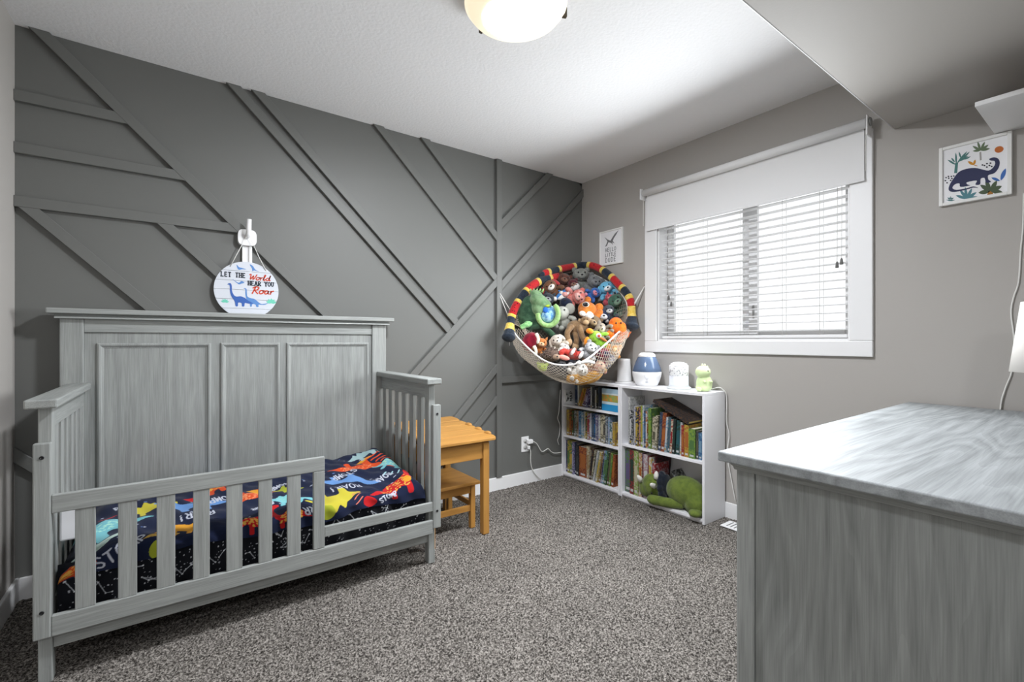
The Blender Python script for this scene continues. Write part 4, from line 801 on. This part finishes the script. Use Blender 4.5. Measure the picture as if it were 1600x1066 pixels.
# ------------------------------------------------------------------ toy hammock in the corner
HC = Vector((2.29, 2.31, 1.15)); HR = math.radians(-36.05); HM = Matrix.Translation(HC) @ Matrix.Rotation(HR, 4, 'Z')
hm = thing('toy_hammock', 'white net toy hammock strung across the room corner', 'hammock', tuple(HC), (0, 0, HR))
NET = mat('white_net_cord', '#b3a899', .9, .1)
rope = [(-.506, .175, .082), (-.469, .11, 0), (-.41, .05, -.069), (-.349, -.001, -.127), (-.281, -.053, -.179), (-.209, -.082, -.208), (-.122, -.091, -.216), (-.033, -.08, -.2), (.038, -.05, -.166), (.114, .0, -.114), (.193, .055, -.056), (.276, .115, .009), (.36, .175, .077)]
bot = [(-.52, .165, .04), (-.478, .06, -.083), (-.426, 0, -.162), (-.353, -.04, -.22), (-.271, -.05, -.281), (-.188, -.03, -.323), (-.11, -.01, -.348), (-.02, -.01, -.348), (.066, -.02, -.323), (.147, -.04, -.271), (.205, -.04, -.21), (.262, .0, -.145), (.37, .15, .02)]
def lerp(c, u):
    s_ = u * (len(c) - 1); i = min(int(s_), len(c) - 2); return Vector(c[i]).lerp(Vector(c[i + 1]), s_ - i)
rope_s = smooth_loop(rope, 4, False); bot_s = smooth_loop(bot, 4, False)
def netp(u, v):
    a, c = lerp(rope_s, u), lerp(bot_s, u)
    if v <= 1: return a.lerp(c, v) + Vector((0, -.035, -.01)) * math.sin(math.pi * v) * math.sin(math.pi * u)
    k_ = math.sin(math.pi * u); bk = Vector((c.x * .75, c.y + .26 * k_, c.z + .02 * k_)); return c.lerp(bk, v - 1)
NU, NVV = 36, 14
b = MB()
for s0 in range(-NVV, NU + 1):
    for dr_ in (1, -1):
        pts = []
        for j in range(NVV + 1):
            i = s0 + j if dr_ == 1 else s0 + NVV - j
            if 0 <= i <= NU: pts.append(netp(i / NU, j / NVV * 2))
        if len(pts) > 1: b.tube(pts, .0012, 4)
b.build('net', NET, hm, local=True)
rear = smooth_loop([rope[0], (-.40, .235, .28), (-.2, .42, .44), (.08, .62, .53), (.26, .42, .42), (.36, .23, .25), rope[-1]], 6, False)
def rearp(u, v):
    a = netp(u, 2); c = lerp(rear, u); k_ = math.sin(math.pi * v) * math.sin(math.pi * u); return a.lerp(c, v) + Vector((.02, .06, -.04)) * k_
b = MB(); NV2 = 18
for s0 in range(-NV2, NU + 1):
    for dr_ in (1, -1):
        pts = []
        for j in range(NV2 + 1):
            i = s0 + j if dr_ == 1 else s0 + NV2 - j
            if 0 <= i <= NU: pts.append(rearp(i / NU, j / NV2))
        if len(pts) > 1: b.tube(pts, .0012, 4)
b.build('rear_net', NET, hm, local=True)
MB().tube(rope_s, .006, 8).build('front_rope', mat('white_rope', '#eae8e4', .9, .1), hm, local=True)
MB().tube(smooth_loop([rope[0], (-.40, .235, .28), (-.2, .42, .44), (.08, .62, .53), (.26, .42, .42), (.36, .23, .25), rope[-1]], 6, False), .004, 6).build('rear_rope', mat('white_rope', '#eae8e4', .9, .1), hm, local=True)
MB().ell((-.035, -.088, -.2), (.018, .014, .016)).tube([(-.035, -.09, -.2), (.03, -.09, -.19), (.07, -.085, -.2)], [.01, .012, .009], 8).build('rope_knot', mat('white_rope', '#eae8e4', .9, .1), hm, local=True)
Al, Bl, Cl = Vector((-.600, .18, .332)), Vector((.485, .16, .358)), Vector((.10, .67, .62))
for p_, q_2 in ((Al, rope[0]), (Bl, rope[-1])):
    for dx in (-.008, .008): MB().tube([p_, Vector(q_2) + Vector((dx, 0, .06 + dx * 3))], .003, 6).build('tie_cord', mat('white_rope', '#eae8e4', .9, .1), hm, local=True)
MB().tube([Cl, (.08, .62, .53)], .003, 6).build('tie_cord', mat('white_rope', '#eae8e4', .9, .1), hm, local=True)
for p_ in (Al, Bl, Cl): MB().ell(p_, .008).build('hook', CHROME, hm, local=True)
MB().box(-.5125, -.5075, .165, .168, -.085, -.048).build('care_tag', WHITE, hm, local=True)
def toy(name, label, pos, roll=0, yaw=0, pitch=0):
    return thing(name, label, 'soft toy', tuple(HM @ Vector(pos)), (math.radians(pitch), math.radians(roll), HR + math.radians(yaw)), 'soft toys in the corner hammock')
EYE = mat('black_button_eye', '#15151a', .15, .6); EYW = mat('white_felt', '#eceae6', .9, .1)
def animal(name, label, pos, r, col, col2=None, roll=0, yaw=0, ears='round', earc=None, muz=None, limbs=True, pat=None, sc=45, pitch=0, body=True):
    r *= 1.13; t = toy(name, label, pos, roll, yaw, pitch); m = fuzz(name + col.strip('#'), col, pat or col, sc); m2 = fuzz('f' + (col2 or col).strip('#'), col2 or col); me_ = fuzz('e' + (earc or col).strip('#'), earc or col)
    L_ = dict(local=True)
    if body: MB().ell((0, .45 * r, -.5 * r), (.72 * r, .62 * r, .72 * r)).build('body', m, t, **L_)
    hd_ = MB().ell((0, -.1 * r, .28 * r), (.74 * r, .62 * r, .62 * r)).build('head', m, t, **L_)
    if muz: MB().ell((0, -.6 * r, .12 * r), (.4 * r, .32 * r, .27 * r)).build('muzzle', fuzz('m' + muz.strip('#'), muz), hd_, **L_); MB().ell((0, -.9 * r, .2 * r), (.11 * r, .07 * r, .08 * r), nu=10, nv=6).build('nose', EYE, hd_, **L_)
    for s_ in (-1, 1):
        MB().ell((s_ * .3 * r, -.62 * r, .45 * r), .085 * r, nu=10, nv=6).build('eye', EYE, hd_, **L_)
        if ears == 'round': MB().ell((s_ * .58 * r, 0, .75 * r), (.25 * r, .12 * r, .25 * r)).build('ear', me_, hd_, **L_)
        if ears == 'big': MB().ell((s_ * .9 * r, .05 * r, .4 * r), (.45 * r, .1 * r, .5 * r), (0, s_ * .3, 0)).build('ear', me_, hd_, **L_)
        if ears == 'floppy': MB().ell((s_ * .75 * r, -.1 * r, .25 * r), (.2 * r, .16 * r, .5 * r), (0, -s_ * .35, 0)).build('ear', me_, hd_, **L_)
        if ears == 'pointed': MB().tube([(s_ * .4 * r, 0, .7 * r), (s_ * .5 * r, 0, .95 * r), (s_ * .56 * r, 0, 1.2 * r)], [.24 * r, .16 * r, .02 * r], 10).build('ear', me_, hd_, **L_)
        if limbs:
            MB().tube(smooth_loop([(s_ * .5 * r, .1 * r, -.3 * r), (s_ * .85 * r, -.2 * r, -.5 * r), (s_ * .85 * r, -.45 * r, -.75 * r)], 4, False), [.2 * r] * 5 + [.22 * r] * 4, 10).build('arm', m, t, **L_)
            MB().ell((s_ * .45 * r, -.2 * r, -1.0 * r), (.26 * r, .4 * r, .26 * r)).build('leg', m2, t, **L_)
    return t
# big green dragon, layered
t = toy('plush_dragon', 'big green plush dragon with lime hood round a blue face at hammock left', (-.283, .2, .171)); L_ = dict(local=True)
JD, LMG, DKG = fuzz('jade', '#7c9a72', '#64865f', 30), fuzz('lime_hood', '#93bd72', '#a9cf8c'), fuzz('forest', '#2c4634', '#43624a', 25)
MB().ell((-.085, .03, -.02), (.1, .08, .14), (0, .15, 0)).ell((-.04, .04, -.1), (.09, .07, .05)).build('cloak', DKG, t, **L_, remesh=.008)
MB().ell((-.01, -.02, .07), (.075, .07, .055), (0, .5, 0)).ell((-.02, -.02, .02), (.05, .06, .06)).ell((.04, -.02, .05), (.05, .05, .035), (0, .7, 0)).ell((-.03, -.01, .125), (.05, .04, .03), (0, .35, 0)).build('head', JD, t, **L_, remesh=.007)
b = MB()
for k_ in range(5): b.tube([(-.075 + k_ * .022, -.01, .14), (-.07 + k_ * .024, -.02, .165)], [.01, .003], 8)
b.build('crest', LMG, t, **L_)
hp = [(.055 + .075 * math.cos(q), -.045 - .02 * math.sin(q), -.025 + .085 * math.sin(q)) for q in [math.radians(a) for a in range(-200, 70, 18)]]
MB().tube(hp, [.014] + [.02] * (len(hp) - 2) + [.014], 10).build('hood', LMG, t, **L_)
MB().ell((.055, -.01, -.02), (.06, .05, .07)).build('face', fuzz('sky_face', '#a9d4ea', '#4f8fc9', 40), t, **L_); MB().ell((.035, -.056, .005), (.02, .01, .022)).build('eye', fuzz('royal', '#2f6bc0'), t, **L_)
MB().ell((.045, -.055, .038), (.022, .012, .012)).build('brow', fuzz('yellow_green', '#b5cf3a'), t, **L_)
MB().tube(smooth_loop([(-.06, .0, -.08), (-.1, -.03, -.10), (-.145, -.03, -.125)], 4, False), [.026] * 5 + [.02] * 4, 10).build('paw', fuzz('mint', '#7dbb78', '#a9e09a'), t, **L_)
MB().tube(smooth_loop([(.0, .0, -.1), (.05, -.01, -.14), (.10, -.01, -.185)], 4, False), .024, 10).build('tail', DKG, t, **L_)
# walrus
t = toy('plush_walrus', 'dark red plush walrus with long white tusks at the hammock edge', (-.36, .105, -.058), 10)
MB().ell((0, 0, 0), (.062, .06, .075), (0, .35, 0)).ell((.02, .03, -.04), (.05, .05, .05)).build('body', fuzz('crimson', '#8c1c2e', '#74152a', 40), t, **L_, remesh=.007)
for s_, zz in ((1, .03), (1, -.06)): MB().tube(smooth_loop([(.03, -.05, zz + .035), (.05, -.066, zz), (.048, -.066, zz - .035)], 4, False), [.013] * 3 + [.011] * 4 + [.008, .003], 8).build('tusk', fuzz('ivory', '#e8dfce'), t, **L_)
MB().ell((.035, -.058, .055), .007, nu=10, nv=6).build('eye', EYE, t, **L_)
# octopus
t = toy('plush_octopus', 'bright orange plush octopus at the right side of the hammock', (.283, .175, .03)); OC = fuzz('bright_orange', '#ef7a2c', '#e86a1e')
b = MB().ell((-.01, 0, .035), (.055, .05, .06))
for k_ in range(6):
    a = math.radians(200 + k_ * 30); b.ell((math.cos(a) * .05 - .01, -.02, math.sin(a) * .06 - .01), (.03, .03, .03))
b.ell((.02, -.03, .01), (.04, .03, .05), (0, .5, 0)).build('body', OC, t, **L_, remesh=.007)
for s_ in (-.02, .015): MB().ell((s_, -.055, .05), .007, nu=10, nv=6).build('eye', EYE, t, **L_)
# hedgehog and lobster
t = toy('plush_hedgehog', 'shaggy dark brown plush hedgehog above the front rope', (-.215, .03, -.15)); FU = fuzz('shaggy_brown', '#54443c', '#6e5b50', 120)
b = MB().ell((0, 0, 0), (.062, .055, .048)); rr = random.Random(2)
for k_ in range(90):
    a, e = rr.uniform(0, 6.28), rr.uniform(-.6, 1.4); d_ = Vector((math.cos(a) * math.cos(e), math.sin(a) * math.cos(e), math.sin(e))); q = Vector((d_.x * .058, d_.y * .05, d_.z * .044)); b.tube([q, q + d_ * .016], [.006, .001], 5)
b.build('body', FU, t, **L_)
MB().ell((.03, -.05, -.012), (.026, .02, .02)).build('snout', fuzz('snout_tan', '#a08671'), t, **L_); MB().ell((.036, -.07, -.008), .006, nu=8, nv=6).build('nose', EYE, t, **L_)
t = toy('plush_lobster', 'red and white plush lobster lying on the front rope', (-.075, .04, -.145)); RDP, PNK = fuzz('lobster_red', '#b8352a', '#c9504a'), fuzz('claw_pink', '#e89a8c')
MB().ell((.02, 0, 0), (.065, .045, .042)).build('body', fuzz('grey_red', '#7c5a54', '#b8352a', 55), t, **L_)
MB().tube(smooth_loop([(-.02, -.02, .01), (-.055, -.03, .025), (-.08, -.03, .0)], 4, False), .02, 10).build('arm', RDP, t, **L_); MB().ell((-.055, -.045, -.022), (.042, .016, .018), (0, .25, 0)).build('claw', PNK, t, **L_)
for k_ in range(3): MB().ell((.01 + k_ * .028, -.035, .02 - k_ * .012), (.013, .018, .03), (0, .5, 0)).build('stripe', EYW if k_ % 2 == 0 else RDP, t, **L_)
MB().ell((.045, -.042, .03), .012, nu=10, nv=6).build('eye', EYE, t, **L_); MB().ell((-.07, -.02, .035), .016, nu=10, nv=6).build('claw', EYW, t, **L_)
# parrot-dragon
t = toy('plush_parrot', 'lime green plush parrot with orange beak and feet', (.11, .11, -.03), 12); LM = fuzz('lime_body', '#9ccf4a', '#7fba3c')
MB().ell((0, 0, .01), (.05, .045, .045)).ell((.05, .0, -.03), (.05, .04, .035)).build('body', LM, t, **L_, remesh=.007)
MB().ell((-.055, -.03, .04), (.028, .024, .02)).build('crest', fuzz('beak_orange', '#f0922c'), t, **L_); MB().ell((-.06, -.03, -.035), (.02, .02, .032)).build('foot', fuzz('beak_orange', '#f0922c'), t, **L_)
e_ = MB().ell((.012, -.045, .02), (.02, .01, .018)).build('eye_patch', EYW, t, **L_); MB().ell((.014, -.055, .018), (.011, .006, .01)).build('eye', fuzz('lobster_red', '#b8352a'), e_, **L_)
MB().ell((.05, -.035, .04), (.035, .012, .014), (0, -.3, 0)).build('wing', LM, t, **L_); MB().ell((.05, -.045, .0), (.035, .012, .01), (0, .3, 0)).build('wing', fuzz('tan_wing', '#b06a3a'), t, **L_)
# tiger with big eye
t = toy('plush_tiger', 'orange plush tiger cub with white muzzle looking out of the pile', (.075, .24, .183), 25); TO = fuzz('tiger_orange', '#cc7a34', '#b8672a', 35)
MB().ell((0, 0, 0), (.075, .07, .062)).ell((-.02, -.04, -.035), (.045, .045, .04)).build('head', TO, t, **L_, remesh=.007)
MB().ell((.02, -.06, -.04), (.036, .03, .03)).ell((-.03, -.075, -.05), (.025, .02, .02)).build('muzzle', EYW, t, **L_)
MB().ell((-.038, -.085, -.048), (.01, .008, .008), nu=10, nv=6).build('nose', EYE, t, **L_)
e_ = MB().ell((-.035, -.06, .022), (.026, .012, .02), (0, -.4, 0)).build('eye_patch', EYW, t, **L_); MB().ell((-.037, -.068, .022), (.022, .01, .016), (0, -.4, 0)).build('eye', EYE, e_, **L_)
MB().ell((.07, -.01, .045), (.035, .02, .04)).build('ear', TO, t, **L_); MB().ell((-.03, .0, .07), (.025, .018, .025)).build('ear', TO, t, **L_)
MB().ell((.12, .04, .03), (.06, .05, .05)).build('body', fuzz('tiger_brown', '#b0703a', '#96582a', 30), t, **L_); MB().ell((.08, -.03, -.01), (.03, .03, .055), (0, .3, 0)).build('arm', TO, t, **L_)
# long-limbed monkey
t = toy('plush_monkey', 'tan plush monkey with long dangling limbs in the middle of the pile', (-.03, .17, .01)); MK = fuzz('monkey_tan', '#8d7152', '#7a6046', 50); MK2 = fuzz('monkey_paw', '#b69874')
MB().ell((.01, .03, .035), (.07, .06, .06)).ell((.06, .03, .05), (.05, .05, .04)).build('body', MK, t, **L_, remesh=.008)
mh = MB().ell((.075, -.01, .085), (.036, .034, .034)).build('head', MK, t, **L_)
MB().ell((.075, -.042, .075), (.022, .014, .018)).build('muzzle', MK2, mh, **L_)
for s_ in (-1, 1): MB().ell((.075 + s_ * .038, -.005, .09), (.014, .008, .015)).build('ear', MK2, mh, **L_); MB().ell((.075 + s_ * .012, -.042, .098), .004, nu=8, nv=6).build('eye', EYE, mh, **L_)
for k_, pts in enumerate((((-.02, -.02, .05), (-.06, -.04, .0), (-.05, -.05, -.07)), ((.03, -.02, .05), (.045, -.05, -.02), (.075, -.05, -.075)), ((.0, 0, 0), (.01, -.03, -.05), (.0, -.03, -.1)))):
    l_ = MB().tube(smooth_loop(pts, 5, False), .021, 10).build('limb', MK, t, **L_); MB().ell(pts[-1], (.026, .026, .03)).build('paw', MK2, l_, **L_)
# snakes along the rim
SC = {'black': fuzz('snake_black', '#252d38', '#2f3844'), 'yellow': fuzz('snake_yellow', '#e0bd4a', '#e8cf7a'), 'red': fuzz('snake_red', '#c22a2c', '#b0262e')}
def snake(label, path, bands, r0, r_head, head_end):
    P = [Vector(q) for q in smooth_loop(path, 14, False)]; ds_ = [0.0]
    for a, c in zip(P[:-1], P[1:]): ds_.append(ds_[-1] + (c - a).length)
    tot = ds_[-1]; t = toy('plush_snake', label, path[len(path) // 2]); o0 = Vector(path[len(path) // 2])
    sc = tot / sum(x for _, x in bands)
    def at(s_):
        s_ = max(0, min(tot, s_)); i = 0
        while i < len(ds_) - 2 and ds_[i + 1] < s_: i += 1
        return P[i].lerp(P[i + 1], (s_ - ds_[i]) / max(1e-9, ds_[i + 1] - ds_[i])) - o0
    def rad(s_):
        e = (tot - s_) if head_end else s_; f = tot - e; r = r0
        if e < .13: r = r0 + (r_head - r0) * (1 - e / .13)
        if e < .035: r = r_head * math.sqrt(max(.02, 1 - (1 - e / .035) ** 2))
        if f < .08: r = r0 * (.35 + .65 * f / .08)
        return r
    s0 = 0
    for c, ln in bands:
        s1 = s0 + ln * sc; n = max(3, int((s1 - s0) / .007)); ss = [s0 + (s1 - s0) * k_ / n for k_ in range(n + 1)]
        bo = MB().tube([at(q) for q in ss], [rad(q) * (1.04 if c == 'yellow' else 1) for q in ss], 14).build(c + '_band', SC[c], t, local=True)
        if c == 'red' and ln > .05:
            b = MB()
            for k_ in range(5):
                q = at(s0 + (s1 - s0) * (.15 + .17 * k_)); b.ell(q + Vector((rnd.uniform(-.4, .4) * r0, -r0 * .92, rnd.uniform(-.3, .5) * r0)), (.0045, .004, .0045), nu=8, nv=5)
            b.build('spots', EYE, bo, local=True)
        s0 = s1
snake('striped red yellow and black plush snake along the left rim of hammock', [(-.52, .07, -.05), (-.513, .1, .0), (-.508, .135, .05), (-.496, .17, .126), (-.465, .19, .204), (-.413, .235, .285), (-.359, .275, .352), (-.288, .33, .406), (-.208, .39, .440), (-.126, .45, .462), (-.037, .50, .475)],
      [('black', .07), ('yellow', .055), ('black', .05), ('yellow', .022), ('red', .085), ('yellow', .022), ('black', .085), ('yellow', .022), ('red', .1), ('yellow', .022), ('black', .09), ('yellow', .022), ('red', .09), ('yellow', .02), ('black', .05)], .031, .053, False)
snake('striped red yellow and black plush snake over the top and right rim', [(-.285, .33, .455), (-.208, .395, .49), (-.09, .48, .531), (.02, .555, .56), (.09, .57, .572), (.161, .515, .559), (.223, .43, .512), (.273, .355, .452), (.322, .285, .379), (.361, .23, .316), (.386, .195, .25), (.392, .185, .188), (.392, .18, .116), (.385, .16, .055), (.382, .15, .03)],
      [('black', .04), ('red', .04), ('yellow', .022), ('black', .075), ('yellow', .022), ('red', .12), ('yellow', .024), ('black', .1), ('yellow', .024), ('red', .11), ('yellow', .024), ('black', .075), ('yellow', .024), ('red', .095), ('yellow', .024), ('black', .06), ('yellow', .03), ('red', .045), ('yellow', .065), ('black', .09)], .029, .058, True)
A_ = animal
A_('plush_fox', 'small orange plush fox between the walrus and the hedgehog', (-.285, .09, -.08), .05, '#b5713c', '#c98a52', 15, ears='pointed', muz='#e0b48c')
A_('plush_rabbit', 'cream plush rabbit low in the pile left of the monkey', (-.165, .10, -.06), .055, '#cfc5b6', roll=-30, ears='floppy', muz='#e2d9cd', pat='#b9b0a4')
A_('plush_zebra', 'grey striped plush zebra beside the rope knot', (.06, .05, -.115), .058, '#8f9092', roll=35, ears='round', pat='#c4c5c8', muz='#d6d6d6')
A_('plush_elephant', 'pale grey plush elephant right of the green dragon', (-.115, .24, .135), .074, '#a3a49c', roll=-20, ears='big', pat='#b4b5ac')
A_('plush_dog', 'brown and white plush dog in a red scarf at upper left', (-.185, .36, .355), .068, '#74503a', '#e6ddd4', -40, ears='floppy', muz='#e8e0d8', earc='#a83a3e')
A_('plush_bear', 'dark brown plush bear near the top of the pile', (-.085, .43, .42), .062, '#5c3a30', roll=20, muz='#7d5a4a')
A_('plush_hippo', 'round grey plush hippo at the top of the pile', (.06, .48, .455), .076, '#7c7e78', roll=0, muz='#8a8c86', pat='#8f918a', limbs=False)
A_('plush_rhino', 'darker grey plush rhino beside the round hippo', (.148, .42, .395), .074, '#6d6f70', roll=30, ears='round', muz='#7c7e7f', pat='#7f8182', limbs=False)
A_('plush_crab', 'salmon pink plush crab in the upper middle of the pile', (.0, .34, .285), .072, '#cc6f66', '#e0a09a', 80, ears='round', pat='#d99a92', muz='#e6b4ac')
A_('plush_puppy', 'light blue plush puppy under the right part of the snake', (.245, .36, .345), .066, '#6db4d4', '#d7e4ea', -25, ears='floppy', muz='#e4ecef')
A_('plush_whale', 'navy plush whale with white cheeks right of the tiger', (.185, .26, .12), .075, '#27304a', '#c9cbce', 10, ears='none', muz='#c9cbce', limbs=False)
A_('plush_turtle', 'dark green plush turtle near the right rim', (.305, .28, .235), .072, '#3c5a4c', '#5d7a6a', -40, ears='none', muz='#6f8a78', pat='#4a6b5a')
A_('plush_bird', 'small blue plush bird with a pink collar', (.14, .35, .315), .05, '#3a68b0', '#d68a9a', 60, ears='none', muz='#d68a9a')
A_('plush_pig', 'small rose pink plush pig near the light blue puppy', (.25, .32, .27), .04, '#b5525c', roll=20, ears='pointed', muz='#d68a8c', limbs=False)
A_('plush_koala', 'grey beige plush koala above the lime parrot', (.17, .16, .03), .055, '#8f8578', roll=-60, ears='round', muz='#c9bda6', pat='#a39887')
A_('plush_orca', 'black plush orca behind the pale grey elephant', (-.085, .33, .22), .062, '#22283a', '#dfe0e2', 30, ears='none', limbs=False)
A_('plush_wolf', 'brown plush wolf right of the monkey', (.10, .21, .075), .07, '#7a664e', roll=40, ears='pointed', muz='#a08a6c', limbs=False)
A_('plush_penguin', 'charcoal plush penguin with pale grey wings near the turtle', (.235, .25, .165), .055, '#4a5058', '#c6c8c9', -10, ears='none', muz='#c6c8c9')
A_('plush_lamb', 'white plush lamb showing through the front net', (-.015, .045, -.262), .06, '#dcd9d2', roll=70, ears='floppy', muz='#eceae4')
A_('plush_frog', 'lime green plush frog bulging from lower left net', (-.285, .01, -.25), .045, '#93a83a', '#a9bf4a', 10, ears='round', limbs=False, body=False)
A_('plush_ladybird', 'red and navy plush ladybird inside the right of the net', (.15, .05, -.165), .062, '#7a2438', '#27304a', 0, ears='none', pat='#27304a', sc=25, limbs=False)
A_('plush_doll', 'rose and beige patterned plush doll low in the net', (.11, .055, -.24), .06, '#b98a7c', '#d6b8a0', 80, ears='round', pat='#d9c0a4', sc=40, limbs=False)
A_('plush_lion', 'tan orange plush lion against the right side net', (.235, .1, -.12), .055, '#c98a4a', '#d9a05c', 100, ears='round', muz='#e0b884', limbs=False)
A_('plush_starfish', 'coral orange plush starfish below the snake head', (.325, .165, -.01), .045, '#e27a4c', '#f0b49a', 40, ears='pointed', limbs=False)
A_('plush_mole', 'dark grey plush mole behind the left of the net', (-.165, .03, -.235), .06, '#3a3a3c', roll=80, ears='round', pat='#4a4a4c', limbs=False)
A_('plush_beaver', 'maroon brown plush beaver under the grey hippo', (-.01, .41, .385), .05, '#5a2c30', roll=-10, muz='#8a6a5a', limbs=False)
A_('plush_raccoon', 'black and grey plush raccoon between dog and dragon', (-.22, .34, .26), .06, '#3a3f46', '#8a8c90', 20, ears='pointed', muz='#9a9c9f', limbs=False)
A_('plush_hare', 'soft white plush hare next to the cream rabbit', (-.12, .09, -.11), .042, '#d9d6d0', roll=50, ears='floppy', limbs=False)
A_('plush_panda', 'black and white plush panda at upper centre', (.01, .40, .36), .045, '#dcdad6', '#2a2c30', -30, ears='round', earc='#2a2c30', limbs=False)
A_('plush_bison', 'dark brown plush bison pressed low against the left net', (-.25, .06, -.185), .055, '#4a3a32', roll=-20, pat='#5c4a40', limbs=False)
A_('plush_badger', 'charcoal plush badger just below the rope knot', (-.08, .06, -.225), .055, '#33343a', roll=10, muz='#b9b9b8', limbs=False)
A_('plush_kitten', 'apricot plush kitten low in the right of the net', (.06, .07, -.225), .05, '#c99468', roll=-15, ears='pointed', muz='#e4cdb4', limbs=False)
A_('plush_seal', 'deep blue plush seal in the right of the net', (.2, .09, -.19), .05, '#2b3c66', roll=30, ears='none', muz='#8d97b4', limbs=False)
t = toy('plush_shark', 'slim blue plush shark with white belly left of the crab', (-.10, .345, .31), 55)
MB().ell((0, 0, 0), (.028, .028, .065)).build('body', fuzz('shark_blue', '#3a78c0', '#5a96d6'), t, **L_); MB().ell((.012, -.012, 0), (.022, .022, .055)).build('belly', EYW, t, **L_); MB().tube([(-.02, 0, 0), (-.045, 0, -.01)], [.014, .003], 8).build('fin', fuzz('shark_blue', '#3a78c0', '#5a96d6'), t, **L_)
t = toy('plush_giraffe', 'golden yellow plush giraffe lying along the bottom of the net', (.02, .07, -.305)); GF = fuzz('golden', '#c9953e', '#a9762e', 28)
MB().tube(smooth_loop([(-.12, .0, -.01), (-.03, -.02, -.018), (.06, -.02, 0), (.12, -.01, .035)], 5, False), [.03, .034, .037, .04] + [.042] * 7 + [.04, .036, .032, .028, .024], 14).build('body', GF, t, **L_)
MB().ell((.135, -.01, .045), (.03, .022, .02)).build('head', GF, t, **L_)
